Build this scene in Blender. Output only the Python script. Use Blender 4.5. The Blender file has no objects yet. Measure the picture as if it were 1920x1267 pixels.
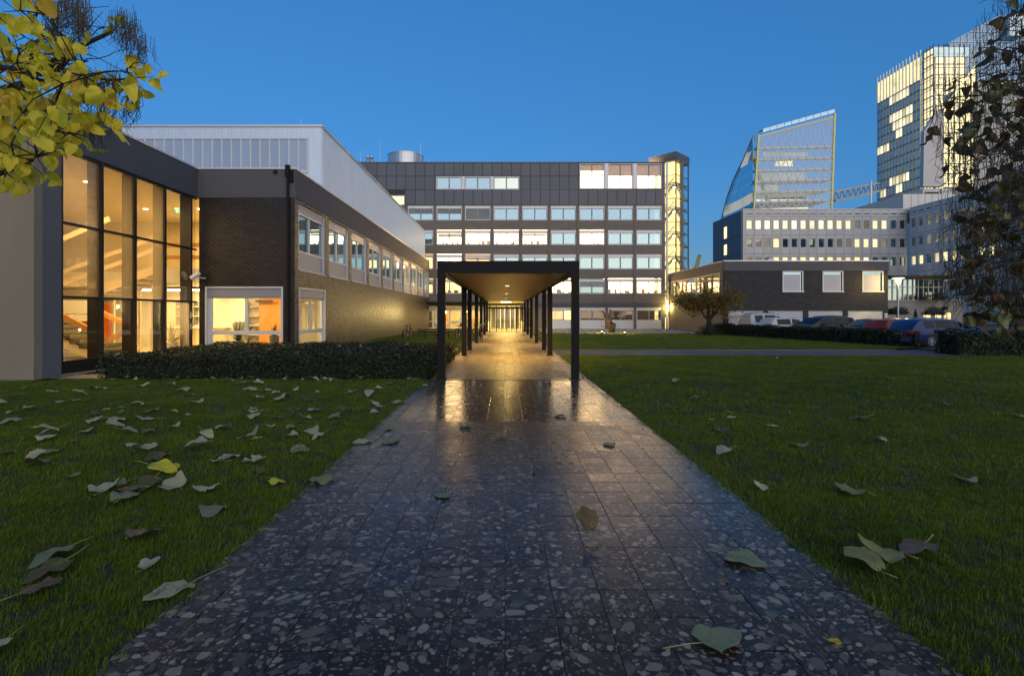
import bpy, math, random
from mathutils import Vector, Matrix, noise
R = math.radians
rnd = random.Random(7)
sc = bpy.context.scene
col = sc.collection

# ------------------------------------------------------------------ camera, sky, exposure
FPX, U0, V0, H = 960.0, 947.0, 587.0, 1.78
cd = bpy.data.cameras.new('camera'); cam = bpy.data.objects.new('camera', cd); col.objects.link(cam)
cd.sensor_width = 36; cd.lens = 18; cd.shift_x = 13 / 1920; cd.shift_y = -46.5 / 1920
cd.clip_start = .05; cd.clip_end = 3000
cam.location = (0, 0, H); cam.rotation_euler = (R(90), 0, 0); sc.camera = cam
w = bpy.data.worlds.new('World'); sc.world = w; w.use_nodes = True
bg = w.node_tree.nodes['Background']; sky = w.node_tree.nodes.new('ShaderNodeTexSky')
sky.sky_type = 'NISHITA'; sky.sun_disc = False; sky.sun_elevation = R(1.2); sky.sun_rotation = R(158)
sky.ozone_density = 4.0; sky.dust_density = .06; sky.air_density = 1.0
mxs = w.node_tree.nodes.new('ShaderNodeMix'); mxs.data_type = 'RGBA'; mxs.blend_type = 'ADD'; mxs.inputs[0].default_value = 1
mxs.inputs[7].default_value = (.035, .295, .74, 1)          # even twilight airlight over the whole dome
w.node_tree.links.new(sky.outputs[0], mxs.inputs[6]); w.node_tree.links.new(mxs.outputs[2], bg.inputs[0]); bg.inputs[1].default_value = .12
sl = bpy.data.lights.new('afterglow_fill', 'SUN'); sl.energy = .62; sl.angle = R(80); sl.color = (1, .80, .58)  # added wide warm fill for the western afterglow, tempers the blue skylight
so = bpy.data.objects.new('afterglow_fill', sl); col.objects.link(so); so.rotation_euler = (R(66), 0, R(22)); so.location = (0, -20, 20)
sc.view_settings.view_transform = 'Standard'; sc.view_settings.look = 'None'
sc.view_settings.gamma = 1; sc.view_settings.use_curve_mapping = False
sc.view_settings.exposure = 1.58
sc.render.engine = 'CYCLES'
cy = sc.cycles; cy.use_denoising = True; cy.max_bounces = 8; cy.diffuse_bounces = 3; cy.glossy_bounces = 3
cy.transparent_max_bounces = 16; cy.transmission_bounces = 4; cy.sample_clamp_indirect = 4; cy.caustics_reflective = False; cy.caustics_refractive = False
try: cy.denoiser = 'OPENIMAGEDENOISE'
except Exception: pass


def P(u, v, Y): return ((u - U0) * Y / FPX, Y, H - (v - V0) * Y / FPX)
def PX(u, Y): return (u - U0) * Y / FPX
def PZ(v, Y): return H - (v - V0) * Y / FPX
def G(u, v):
    Y = FPX * H / (v - V0); return (PX(u, Y), Y)

# ------------------------------------------------------------------ mesh helpers
class MB:
    def __init__(s): s.v = []; s.f = []; s.t = []; s.m = []; s.mi = 0
    def quad(s, a, b, c, d, t=0):
        n = len(s.v); s.v += [a, b, c, d]; s.f.append((n, n+1, n+2, n+3)); s.t.append(t); s.m.append(s.mi)
    def poly(s, pts, t=0):
        n = len(s.v); s.v += list(pts); s.f.append(tuple(range(n, n+len(pts)))); s.t.append(t); s.m.append(s.mi)
    def box(s, x0, x1, y0, y1, z0, z1, t=0, skip=''):
        if x0 > x1: x0, x1 = x1, x0
        if y0 > y1: y0, y1 = y1, y0
        if z0 > z1: z0, z1 = z1, z0
        n = len(s.v)
        s.v += [(x0,y0,z0),(x1,y0,z0),(x1,y1,z0),(x0,y1,z0),(x0,y0,z1),(x1,y0,z1),(x1,y1,z1),(x0,y1,z1)]
        for k, f in (('b',(0,3,2,1)),('t',(4,5,6,7)),('f',(0,1,5,4)),('r',(1,2,6,5)),('k',(2,3,7,6)),('l',(3,0,4,7))):
            if k not in skip: s.f.append(tuple(n+i for i in f)); s.t.append(t); s.m.append(s.mi)
        return s
    def bar(s, p, q, wd, ht, t=0):
        p = Vector(p); q = Vector(q); d = (q-p).normalized()
        up = Vector((0,0,1)) if abs(d.z) < .95 else Vector((0,1,0))
        a = d.cross(up).normalized()*wd/2; b = a.normalized().cross(d).normalized()*ht/2
        n = len(s.v)
        for c in (p, q):
            for e in (-a-b, a-b, a+b, -a+b): s.v.append(tuple(c+e))
        for f in ((0,1,2,3),(7,6,5,4),(0,4,5,1),(1,5,6,2),(2,6,7,3),(3,7,4,0)):
            s.f.append(tuple(n+i for i in f)); s.t.append(t); s.m.append(s.mi)
        return s
    def tube(s, pts, rads, n=6, t=0, cap=True):
        pts = [Vector(p) for p in pts]; base = len(s.v)
        if isinstance(rads, (int, float)): rads = [rads]*len(pts)
        pa = None
        for i, p in enumerate(pts):
            d = (pts[min(i+1, len(pts)-1)] - pts[max(i-1, 0)])
            d = d.normalized() if d.length > 1e-9 else Vector((0,0,1))
            if pa is None:
                pa = d.cross(Vector((0,0,1)) if abs(d.z) < .9 else Vector((1,0,0))).normalized()
            else:
                pa = (pa - d*pa.dot(d)); pa = pa.normalized() if pa.length > 1e-6 else d.orthogonal().normalized()
            b = d.cross(pa)
            for k in range(n):
                an = 2*math.pi*k/n; s.v.append(tuple(p + (pa*math.cos(an)+b*math.sin(an))*rads[i]))
        for i in range(len(pts)-1):
            for k in range(n):
                s.f.append((base+i*n+k, base+i*n+(k+1)%n, base+(i+1)*n+(k+1)%n, base+(i+1)*n+k)); s.t.append(t); s.m.append(s.mi)
        if cap:
            s.f.append(tuple(base+k for k in reversed(range(n)))); s.t.append(t); s.m.append(s.mi)
            e = base+(len(pts)-1)*n
            s.f.append(tuple(e+k for k in range(n))); s.t.append(t); s.m.append(s.mi)
        return s
    def lathe(s, c, prof, n=20, t=0, ax='z', half=None):
        base = len(s.v); c = Vector(c)
        for r, h in prof:
            for k in range(n):
                a = 2*math.pi*k/n; x, y = r*math.cos(a), r*math.sin(a)
                s.v.append(tuple(c + (Vector((x,y,h)) if ax == 'z' else Vector((x,h,y)))))
        for i in range(len(prof)-1):
            for k in range(n):
                s.f.append((base+i*n+k, base+i*n+(k+1)%n, base+(i+1)*n+(k+1)%n, base+(i+1)*n+k)); s.t.append(t); s.m.append(s.mi)
        return s
    def mesh(s, name, mats, off=(0,0,0), smooth=False):
        me = bpy.data.meshes.new(name)
        me.from_pydata([(x-off[0], y-off[1], z-off[2]) for x, y, z in s.v], [], s.f)
        for m in (mats if isinstance(mats, (list, tuple)) else [mats]): me.materials.append(m)
        if any(s.m): me.polygons.foreach_set('material_index', s.m)
        if any(s.t):
            at = me.attributes.new('tint', 'FLOAT', 'FACE'); at.data.foreach_set('value', [float(x) for x in s.t])
        if smooth: me.polygons.foreach_set('use_smooth', [True]*len(s.f))
        me.update(); return me
    def build(s, name, mats, parent=None, smooth=False, loc=None):
        off = wloc(parent)
        if loc is not None: off = loc
        o = bpy.data.objects.new(name, s.mesh(name, mats, off, smooth)); col.objects.link(o)
        if parent is not None:
            o.parent = parent
            if loc is not None: pw = wloc(parent); o.location = tuple(loc[i]-pw[i] for i in range(3))
        elif loc is not None: o.location = loc
        return o

def wloc(o):
    x = Vector((0,0,0))
    while o is not None: x += o.location; o = o.parent
    return tuple(x)
def tag(o, label=None, cat=None, group=None, kind=None):
    if label: o['label'] = label
    if cat: o['category'] = cat
    if group: o['group'] = group
    if kind: o['kind'] = kind
    return o
def thing(name, label, cat, loc=(0,0,0), group=None):
    o = bpy.data.objects.new(name, None); col.objects.link(o); o.location = loc; o.empty_display_size = .3
    return tag(o, label, cat, group)
def link(name, me, parent=None, loc=(0,0,0), rot=None, scale=None):
    o = bpy.data.objects.new(name, me); col.objects.link(o); o.parent = parent
    pw = wloc(parent); o.location = tuple(loc[i]-pw[i] for i in range(3))
    if rot: o.rotation_euler = rot
    if scale: o.scale = scale
    return o
def setmat(o, m, slot=0):
    o.material_slots[slot].link = 'OBJECT'; o.material_slots[slot].material = m
def copy_tree(o, parent=None):
    c = o.copy(); col.objects.link(c); c.parent = parent
    for ch in o.children: copy_tree(ch, c)
    return c

# ------------------------------------------------------------------ materials
def newmat(name):
    m = bpy.data.materials.new(name); m.use_nodes = True
    return m, m.node_tree, m.node_tree.nodes, m.node_tree.links
def N(nt, typ, **kw):
    n = nt.nodes.new(typ)
    for k, v in kw.items():
        if k.startswith('i_'): n.inputs[k[2:].replace('_', ' ')].default_value = v
        elif k.startswith('n_'): n.inputs[int(k[2:])].default_value = v
        else: setattr(n, k, v)
    return n
def math_(nt, op, a, b=None, c=None, clamp=False):
    n = nt.nodes.new('ShaderNodeMath'); n.operation = op; n.use_clamp = clamp
    for i, x in enumerate((a, b, c)):
        if x is None: continue
        if isinstance(x, (int, float)): n.inputs[i].default_value = x
        else: nt.links.new(x, n.inputs[i])
    return n.outputs[0]
def mixc(nt, f, a, b, mode='MIX'):
    n = nt.nodes.new('ShaderNodeMix'); n.data_type = 'RGBA'; n.blend_type = mode
    for i, x in ((0, f), (6, a), (7, b)):
        if isinstance(x, (int, float)): n.inputs[i].default_value = x
        elif isinstance(x, tuple): n.inputs[i].default_value = (*x[:3], 1)
        else: nt.links.new(x, n.inputs[i])
    return n.outputs[2]
def pmat(name, c, rough=.6, metal=0, spec=.5, var=.12, vs=1.5, bump=0, bs=40, tint=0, streak=None, rvar=0, orand=0, coat=0, trans=0):
    m, nt, nd, lk = newmat(name); b = nd['Principled BSDF']
    b.inputs['Roughness'].default_value = rough; b.inputs['Metallic'].default_value = metal
    b.inputs['Specular IOR Level'].default_value = spec; b.inputs['Coat Weight'].default_value = coat
    tc = N(nt, 'ShaderNodeTexCoord'); mp = N(nt, 'ShaderNodeMapping')
    if streak: mp.inputs['Scale'].default_value = streak
    lk.new(tc.outputs['Object'], mp.inputs[0])
    nz = N(nt, 'ShaderNodeTexNoise', i_Scale=vs, i_Detail=5.0, i_Roughness=.6); lk.new(mp.outputs[0], nz.inputs['Vector'])
    f = math_(nt, 'MULTIPLY_ADD', nz.outputs[0], 4*var, 1-2*var)
    if tint:
        a = N(nt, 'ShaderNodeAttribute', attribute_name='tint')
        f = math_(nt, 'MULTIPLY', f, math_(nt, 'MULTIPLY_ADD', a.outputs['Fac'], 2*tint, 1-tint))
    if orand:
        oi = N(nt, 'ShaderNodeObjectInfo'); f = math_(nt, 'MULTIPLY', f, math_(nt, 'MULTIPLY_ADD', oi.outputs['Random'], 2*orand, 1-orand))
    cc = nt.nodes.new('ShaderNodeVectorMath'); cc.operation = 'SCALE'; cc.inputs[0].default_value = c; lk.new(f, cc.inputs['Scale'])
    lk.new(cc.outputs[0], b.inputs['Base Color'])
    if rvar: lk.new(math_(nt, 'MULTIPLY_ADD', nz.outputs[0], 2*rvar, rough-rvar, True), b.inputs['Roughness'])
    if bump:
        n2 = N(nt, 'ShaderNodeTexNoise', i_Scale=bs, i_Detail=4.0); lk.new(tc.outputs['Object'], n2.inputs['Vector'])
        bp = N(nt, 'ShaderNodeBump', i_Strength=bump, i_Distance=.02); lk.new(n2.outputs[0], bp.inputs['Height']); lk.new(bp.outputs[0], b.inputs['Normal'])
    if trans:
        tr = N(nt, 'ShaderNodeBsdfTranslucent'); lk.new(cc.outputs[0], tr.inputs[0])
        mx = N(nt, 'ShaderNodeMixShader', n_0=trans); lk.new(b.outputs[0], mx.inputs[1]); lk.new(tr.outputs[0], mx.inputs[2])
        lk.new(mx.outputs[0], nd['Material Output'].inputs[0])
    return m
def glass(name, refl=.08, tint=(.9,.92,.9), rough=.01, fog=0, gcol=(1,1,1), graze=.9):
    m, nt, nd, lk = newmat(name); nd.remove(nd['Principled BSDF'])
    t = N(nt, 'ShaderNodeBsdfTransparent'); t.inputs[0].default_value = (*tint, 1)
    g = N(nt, 'ShaderNodeBsdfGlossy', i_Roughness=rough); g.inputs[0].default_value = (*gcol, 1)
    ge = N(nt, 'ShaderNodeNewGeometry'); dp_ = N(nt, 'ShaderNodeVectorMath', operation='DOT_PRODUCT'); lk.new(ge.outputs['Normal'], dp_.inputs[0]); lk.new(ge.outputs['Incoming'], dp_.inputs[1])
    co_ = math_(nt, 'SUBTRACT', 1.0, math_(nt, 'ABSOLUTE', dp_.outputs['Value']), None, True)
    f = math_(nt, 'MULTIPLY_ADD', math_(nt, 'POWER', co_, 5.0), graze, refl+.02, True)
    mx = N(nt, 'ShaderNodeMixShader'); lk.new(f, mx.inputs[0]); lk.new(g.outputs[0], mx.inputs[2])
    src = t.outputs[0]
    if fog:
        tc = N(nt, 'ShaderNodeTexCoord'); mp = N(nt, 'ShaderNodeMapping'); mp.inputs['Scale'].default_value = (1, 1.2, .8); lk.new(tc.outputs['Object'], mp.inputs[0])
        nz = N(nt, 'ShaderNodeTexNoise', i_Scale=.8, i_Detail=.5); lk.new(mp.outputs[0], nz.inputs['Vector'])
        ff = math_(nt, 'MULTIPLY', math_(nt, 'MULTIPLY_ADD', nz.outputs[0], 1.2, .15, True), fog)
        d = N(nt, 'ShaderNodeBsdfTranslucent'); d.inputs[0].default_value = (.75,.72,.66,1)
        m2 = N(nt, 'ShaderNodeMixShader'); lk.new(ff, m2.inputs[0]); lk.new(src, m2.inputs[1]); lk.new(d.outputs[0], m2.inputs[2]); src = m2.outputs[0]
    lk.new(src, mx.inputs[1]); lk.new(mx.outputs[0], nd['Material Output'].inputs[0])
    return m
def emit(name, c, st, var=0, vs=1.0, orand=0):
    m, nt, nd, lk = newmat(name); nd.remove(nd['Principled BSDF'])
    e = N(nt, 'ShaderNodeEmission', i_Strength=st); e.inputs[0].default_value = (*c, 1)
    if var:
        tc = N(nt, 'ShaderNodeTexCoord'); nz = N(nt, 'ShaderNodeTexNoise', i_Scale=vs, i_Detail=3.0); lk.new(tc.outputs['Object'], nz.inputs['Vector'])
        sv = math_(nt, 'MULTIPLY', math_(nt, 'MULTIPLY_ADD', nz.outputs[0], 4*var, 1-2*var, True), st)
        if orand: oi = N(nt, 'ShaderNodeObjectInfo'); sv = math_(nt, 'MULTIPLY', sv, math_(nt, 'MULTIPLY_ADD', oi.outputs['Random'], 2*orand, 1-orand))
        lk.new(sv, e.inputs['Strength'])
    lk.new(e.outputs[0], nd['Material Output'].inputs[0])
    return m

def stone_mat(name, rough, bumps=.15, lum=1.0, spec=.3, chip=1.15):
    """dark conglomerate paving with rounded pebbles of several sizes"""
    m, nt, nd, lk = newmat(name); b = nd['Principled BSDF']
    tc = N(nt, 'ShaderNodeTexCoord'); oi = N(nt, 'ShaderNodeObjectInfo'); at = N(nt, 'ShaderNodeAttribute', attribute_name='tint')
    ofs = math_(nt, 'ADD', math_(nt, 'MULTIPLY', oi.outputs['Random'], 173.0), math_(nt, 'MULTIPLY', at.outputs['Fac'], 911.0))
    cb = N(nt, 'ShaderNodeCombineXYZ'); lk.new(ofs, cb.inputs[0]); lk.new(math_(nt, 'MULTIPLY', ofs, .61), cb.inputs[1])
    va = N(nt, 'ShaderNodeVectorMath', operation='ADD'); lk.new(tc.outputs['Object'], va.inputs[0]); lk.new(cb.outputs[0], va.inputs[1])
    rot = N(nt, 'ShaderNodeVectorRotate', rotation_type='Z_AXIS'); lk.new(va.outputs[0], rot.inputs['Vector'])
    lk.new(math_(nt, 'MULTIPLY', ofs, 7.3), rot.inputs['Angle'])
    wz = N(nt, 'ShaderNodeTexNoise', i_Scale=9.0, i_Detail=2.0); lk.new(rot.outputs[0], wz.inputs['Vector'])
    ws = N(nt, 'ShaderNodeVectorMath', operation='MULTIPLY_ADD'); lk.new(wz.outputs['Color'], ws.inputs[0]); ws.inputs[1].default_value = (.035,.035,0); lk.new(rot.outputs[0], ws.inputs[2])
    n0 = N(nt, 'ShaderNodeTexNoise', i_Scale=14.0, i_Detail=6.0, i_Roughness=.65); lk.new(rot.outputs[0], n0.inputs['Vector'])
    oi2 = math_(nt, 'FRACT', math_(nt, 'MULTIPLY', ofs, 3.77))
    cur = mixc(nt, n0.outputs[0], (.016*lum,.0105*lum,.0075*lum), (.042*lum,.028*lum,.020*lum))
    cur = mixc(nt, math_(nt, 'MULTIPLY', oi2, .45), cur, (.042*lum,.030*lum,.021*lum))
    cur = mixc(nt, math_(nt, 'MULTIPLY', math_(nt, 'FRACT', math_(nt, 'MULTIPLY', ofs, 9.13)), .55), cur, (.008*lum,.0065*lum,.0055*lum))
    hsum = None
    for sca, st, thr, amt, lo, hi in ((30, 1.3, .46, .7, .045, .20), (15, 1.5, .50, .62, .05, .30), (8, 1.6, .48, .45, .045, .24), (3.4, 1.9, .42, .20, .03, .11)):
        mp = N(nt, 'ShaderNodeMapping'); mp.inputs['Scale'].default_value = (sca, sca*st, 1); mp.inputs['Location'].default_value = (sca, 3.1*sca, 0); lk.new(ws.outputs[0], mp.inputs[0])
        vo = N(nt, 'ShaderNodeTexVoronoi', voronoi_dimensions='2D', i_Scale=1.0); lk.new(mp.outputs[0], vo.inputs['Vector'])
        sp = N(nt, 'ShaderNodeSeparateColor'); lk.new(vo.outputs['Color'], sp.inputs[0])
        lim = math_(nt, 'MULTIPLY_ADD', sp.outputs[1], thr*.55, thr*.45)
        inside = math_(nt, 'MULTIPLY', math_(nt, 'SUBTRACT', lim, vo.outputs['Distance']), 14.0, None, True)
        pres = math_(nt, 'LESS_THAN', sp.outputs[0], amt)
        k = math_(nt, 'MULTIPLY', inside, pres)
        val = math_(nt, 'MULTIPLY_ADD', math_(nt, 'POWER', sp.outputs[2], 1.8), (hi-lo)*lum*chip, lo*lum)
        val = math_(nt, 'MULTIPLY', val, math_(nt, 'MULTIPLY_ADD', n0.outputs[0], 1.0, .5))
        cbc = N(nt, 'ShaderNodeCombineColor'); lk.new(val, cbc.inputs[0]); lk.new(math_(nt, 'MULTIPLY', val, .80), cbc.inputs[1]); lk.new(math_(nt, 'MULTIPLY', val, .60), cbc.inputs[2])
        cur = mixc(nt, k, cur, cbc.outputs[0])
        hsum = k if hsum is None else math_(nt, 'ADD', hsum, k)
    lk.new(cur, b.inputs['Base Color'])
    n3 = N(nt, 'ShaderNodeTexNoise', i_Scale=5.0, i_Detail=4.0); lk.new(va.outputs[0], n3.inputs['Vector'])
    ge = N(nt, 'ShaderNodeNewGeometry'); sx_ = N(nt, 'ShaderNodeSeparateXYZ'); lk.new(ge.outputs['Position'], sx_.inputs[0])
    n4 = N(nt, 'ShaderNodeTexNoise', i_Scale=.8, i_Detail=3.0); lk.new(ge.outputs['Position'], n4.inputs['Vector'])
    wet = math_(nt, 'MULTIPLY_ADD', math_(nt, 'ADD', sx_.outputs[1], math_(nt, 'MULTIPLY', n4.outputs[0], 2.4)), .40, -1.50, True)   # damp towards the walkway
    rg = math_(nt, 'ADD', math_(nt, 'MULTIPLY_ADD', n3.outputs[0], .22, rough-.11, True), math_(nt, 'MULTIPLY', oi2, .10))
    lk.new(math_(nt, 'MULTIPLY_ADD', wet, -.10, rg), b.inputs['Roughness'])
    lk.new(math_(nt, 'MULTIPLY_ADD', wet, spec*.9, spec*.45), b.inputs['Specular IOR Level'])
    bp = N(nt, 'ShaderNodeBump', i_Strength=bumps, i_Distance=.004)
    lk.new(math_(nt, 'ADD', math_(nt, 'MULTIPLY', hsum, .35), n0.outputs[0]), bp.inputs['Height']); lk.new(bp.outputs[0], b.inputs['Normal'])
    return m

def leaf_mat(name, c1, c2, trans=.25, rough=.5, spots=.15):
    m, nt, nd, lk = newmat(name); b = nd['Principled BSDF']; b.inputs['Roughness'].default_value = rough
    tc = N(nt, 'ShaderNodeTexCoord'); oi = N(nt, 'ShaderNodeObjectInfo')
    va = N(nt, 'ShaderNodeVectorMath', operation='ADD'); lk.new(tc.outputs['Object'], va.inputs[0])
    cb = N(nt, 'ShaderNodeCombineXYZ'); lk.new(math_(nt, 'MULTIPLY', oi.outputs['Random'], 60.0), cb.inputs[0]); lk.new(cb.outputs[0], va.inputs[1])
    nz = N(nt, 'ShaderNodeTexNoise', i_Scale=11.0, i_Detail=5.0); lk.new(va.outputs[0], nz.inputs['Vector'])
    f = math_(nt, 'ADD', math_(nt, 'MULTIPLY_ADD', nz.outputs[0], 1.4, -.55), math_(nt, 'MULTIPLY', oi.outputs['Random'], .55), None, True)
    c = mixc(nt, f, c1, c2)
    n2 = N(nt, 'ShaderNodeTexNoise', i_Scale=26.0, i_Detail=4.0); lk.new(va.outputs[0], n2.inputs['Vector'])
    sp = math_(nt, 'MULTIPLY', math_(nt, 'SUBTRACT', n2.outputs[0], .66-spots*.4), 9.0, None, True)
    c = mixc(nt, math_(nt, 'MULTIPLY', sp, .8), c, (.05,.028,.012))
    lk.new(c, b.inputs['Base Color'])
    tr = N(nt, 'ShaderNodeBsdfTranslucent'); lk.new(c, tr.inputs[0])
    mx = N(nt, 'ShaderNodeMixShader', n_0=trans); lk.new(b.outputs[0], mx.inputs[1]); lk.new(tr.outputs[0], mx.inputs[2])
    lk.new(mx.outputs[0], nd['Material Output'].inputs[0])
    return m
def foliage_mat(name, c1, c2, trans=.2):
    m, nt, nd, lk = newmat(name); b = nd['Principled BSDF']; b.inputs['Roughness'].default_value = .45
    at = N(nt, 'ShaderNodeAttribute', attribute_name='tint'); c = mixc(nt, at.outputs['Fac'], c1, c2); lk.new(c, b.inputs['Base Color'])
    tr = N(nt, 'ShaderNodeBsdfTranslucent'); lk.new(c, tr.inputs[0]); mx = N(nt, 'ShaderNodeMixShader', n_0=trans)
    lk.new(b.outputs[0], mx.inputs[1]); lk.new(tr.outputs[0], mx.inputs[2]); lk.new(mx.outputs[0], nd['Material Output'].inputs[0])
    return m

WARM = (1, .60, .20); WARM2 = (1, .78, .46); CREAM = (1, .86, .52)
M = {}
M['plaster'] = pmat('grey_plaster', (.085,.088,.098), .75, var=.09, vs=1.2, streak=(1.3,1.3,.22), bump=.12, bs=220)
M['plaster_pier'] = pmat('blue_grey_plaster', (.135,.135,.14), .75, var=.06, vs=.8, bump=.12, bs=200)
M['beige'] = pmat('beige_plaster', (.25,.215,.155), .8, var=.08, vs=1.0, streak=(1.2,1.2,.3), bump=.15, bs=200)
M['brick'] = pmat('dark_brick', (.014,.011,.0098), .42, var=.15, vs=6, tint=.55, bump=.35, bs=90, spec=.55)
M['brick_side'] = pmat('brick_warm_lit', (.085,.066,.046), .40, var=.15, vs=6, tint=.5, bump=.35, bs=90)  # lighter brick for the side wall, warm lamp light put into its colour
M['brick_low'] = pmat('charcoal_brick', (.017,.017,.021), .6, var=.15, vs=6, tint=.5, bump=.3, bs=60)
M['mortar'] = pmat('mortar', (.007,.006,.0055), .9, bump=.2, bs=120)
M['mortar_side'] = pmat('mortar_warm_lit', (.03,.024,.017), .9, bump=.2, bs=120)  # front mortar lightened to go with the light painted into the side bricks
M['clad'] = pmat('metal_cladding', (.66,.76,.86), .40, metal=.35, var=.05, vs=1.2, streak=(3,3,.25), rvar=.06)
M['coping'] = pmat('metal_coping', (.66,.66,.64), .4, metal=.5, var=.05)
M['alu'] = pmat('pale_window_frame', (.66,.68,.70), .45, metal=.2, var=.04)
M['alu_dark'] = pmat('dark_window_frame', (.022,.021,.022), .4, metal=.3, var=.05)
M['panel'] = pmat('slate_panel', (.085,.10,.122), .42, var=.08, vs=.4, orand=.09, rvar=.05)
M['facade'] = pmat('brown_facade', (.155,.138,.12), .7, var=.14, vs=.7, bump=.25, bs=12, streak=(.5,1,3))
M['spandrel'] = pmat('pale_spandrel', (.27,.29,.33), .35, var=.06, vs=.6)
M['black'] = pmat('black_steel', (.012,.011,.013), .55, var=.08, spec=.15)
M['soffit'] = pmat('soffit_board', (.24,.17,.06), .38, var=.12, vs=2, tint=.2, streak=(.3,4,1))
M['white'] = pmat('white_paint', (.72,.70,.64), .55, var=.03)
M['cream'] = pmat('cream_paint', (.70,.60,.40), .5, var=.05)
M['wood'] = pmat('orange_wood', (.50,.24,.06), .4, var=.15, vs=3, streak=(1,8,8))
M['orange'] = pmat('orange_door', (.75,.20,.02), .4, var=.04)
M['orange_wall'] = pmat('orange_brick_wall', (.55,.22,.045), .6, var=.2, vs=14)
M['stone_tread'] = pmat('speckled_tread', (.10,.085,.06), .5, var=.45, vs=30)
M['floor'] = pmat('pale_floor', (.45,.38,.25), .25, var=.06, vs=1)
M['dark'] = pmat('dark_interior', (.04,.038,.036), .7)
M['grey'] = pmat('grey_paint', (.22,.22,.22), .6)
M['asphalt'] = pmat('asphalt', (.05,.05,.054), .7, var=.15, vs=3, bump=.4, bs=150, rvar=.1)
M['slab'] = pmat('concrete_slab', (.15,.135,.115), .6, var=.15, vs=4, bump=.3, bs=60, orand=.12, tint=.15)
M['soil'] = pmat('soil', (.013,.017,.007), .95, var=.3, vs=8, bump=.4, bs=60)
M['ground'] = pmat('ground', (.05,.05,.045), .9, var=.2, vs=.3)
M['stone'] = stone_mat('pebble_stone', .38, .12, .78, .44, 1.3)
M['stone_smooth'] = stone_mat('pebble_stone_smooth', .25, .05, .9, .5)
M['stone_far'] = stone_mat('pebble_stone_pale', .48, .3, 1.7, .22)  # same stone, paler and rougher, for the tiles under the walkway
M['gravel'] = pmat('gravel', (.30,.27,.23), .85, var=.2, tint=.5)
M['concrete'] = pmat('pale_concrete_panel', (.58,.58,.56), .7, var=.07, vs=.25, orand=.06)
M['concrete2'] = pmat('beige_concrete_panel', (.30,.27,.24), .75, var=.07, vs=.25, orand=.06)
M['slate'] = pmat('slate_cladding', (.09,.10,.12), .5, var=.06)
M['steel'] = pmat('galvanised_steel', (.55,.56,.57), .35, metal=.7, var=.06)
M['yellow'] = pmat('yellow_steel', (.78,.70,.20), .45, var=.05)
M['bark'] = pmat('bark', (.035,.028,.02), .85, var=.3, vs=9, bump=.6, bs=50)
M['twig'] = pmat('twig_bark', (.022,.018,.013), .8, var=.2, vs=20)
M['pod'] = pmat('seed_pod', (.065,.052,.024), .7, var=.3, vs=6, tint=.4)
M['bronze'] = pmat('bronze', (.10,.075,.05), .42, metal=.6, var=.25, vs=5)
M['rubber'] = pmat('rubber', (.012,.012,.012), .8)
M['rim'] = pmat('wheel_rim', (.62,.63,.66), .3, metal=.8)
M['chrome'] = pmat('chrome_trim', (.75,.76,.78), .15, metal=.95, var=.02)
M['clear'] = glass('clear_glass', .05, (.93,.93,.9))
M['fogged'] = glass('fogged_glass', .03, (.92,.9,.86), .03, .20)
M['skyglass'] = glass('sky_reflecting_glass', .36, (.45,.52,.55), .02, 0, (.66,.90,1))
M['paleglass'] = glass('pale_reflecting_glass', .40, (.5,.56,.55), .03, 0, (.78,.97,.98))
M['blueglass'] = glass('blue_glass', .30, (.40,.50,.55), .03, 0, (.50,.68,.80))
M['clearlit'] = glass('lit_window_glass', .05, (.97,.95,.9), .02)
M['carglass'] = glass('car_glass', .005, (.06,.065,.065), .02, 0, (.8,.9,1), .35)
M['frosted'] = pmat('frosted_pane', (.36,.46,.60), .22, var=.06, vs=1.5, orand=.06, spec=.5)
M['blind'] = pmat('grey_blind', (.16,.155,.15), .7)
M['blind_warm'] = pmat('rose_grey_screen', (.30,.25,.23), .8, trans=.5)
M['blind_w'] = pmat('white_screen', (.50,.51,.53), .7, var=.04)
M['lit1'] = emit('room_light_white', (1,.64,.28), 6.5, .22, .55)
M['lit2'] = emit('room_light_warm', (1,.60,.24), 1.1, .35, .7)
M['lit3'] = emit('room_light_dim', (.80,.74,.55), .085, .4, .6, .5)
M['litd'] = emit('room_light_faint', (.75,.52,.28), .022, .5, .6, .7)
M['lit4'] = emit('room_light_cream', (1,.85,.50), .55, .35, .6, .35)
M['lit5'] = emit('stair_light', (1,.76,.30), .62, .45, .9)
M['lamp'] = emit('lamp_glow', (1,.80,.42), 8)
M['lamp2'] = emit('downlight_glow', (1,.82,.42), 9)
M['green'] = emit('exit_sign_glow', (.1,.8,.45), .6)
M['plant'] = foliage_mat('house_plant', (.03,.06,.012), (.10,.14,.03))
M['shrub'] = foliage_mat('shrub_leaf', (.008,.015,.003), (.034,.046,.010), .15)
M['yew'] = foliage_mat('yew_leaf', (.008,.016,.005), (.025,.042,.012), .1)
M['autumn'] = foliage_mat('autumn_leaf', (.10,.065,.010), (.32,.21,.03), .35)
M['grass'] = None
for k, c1, c2, tr, spt in (('yellow', (.95,.78,.05), (.56,.58,.04), .5, -.12), ('pale', (.29,.28,.15), (.44,.41,.25), .2, .10),
                       ('green', (.14,.17,.08), (.22,.25,.14), .25, .12), ('brown', (.10,.05,.018), (.17,.11,.06), .2, .15),
                       ('dull', (.095,.085,.018), (.12,.065,.02), .3, .12), ('olive', (.16,.16,.05), (.26,.24,.08), .25, .1),
                       ('amber', (.70,.40,.04), (.80,.58,.05), .45, .02)):
    M['leaf_'+k] = leaf_mat('leaf_'+k, c1, c2, tr, .5, spt)
M['stalk'] = pmat('leaf_stalk', (.28,.27,.10), .6)

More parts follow.
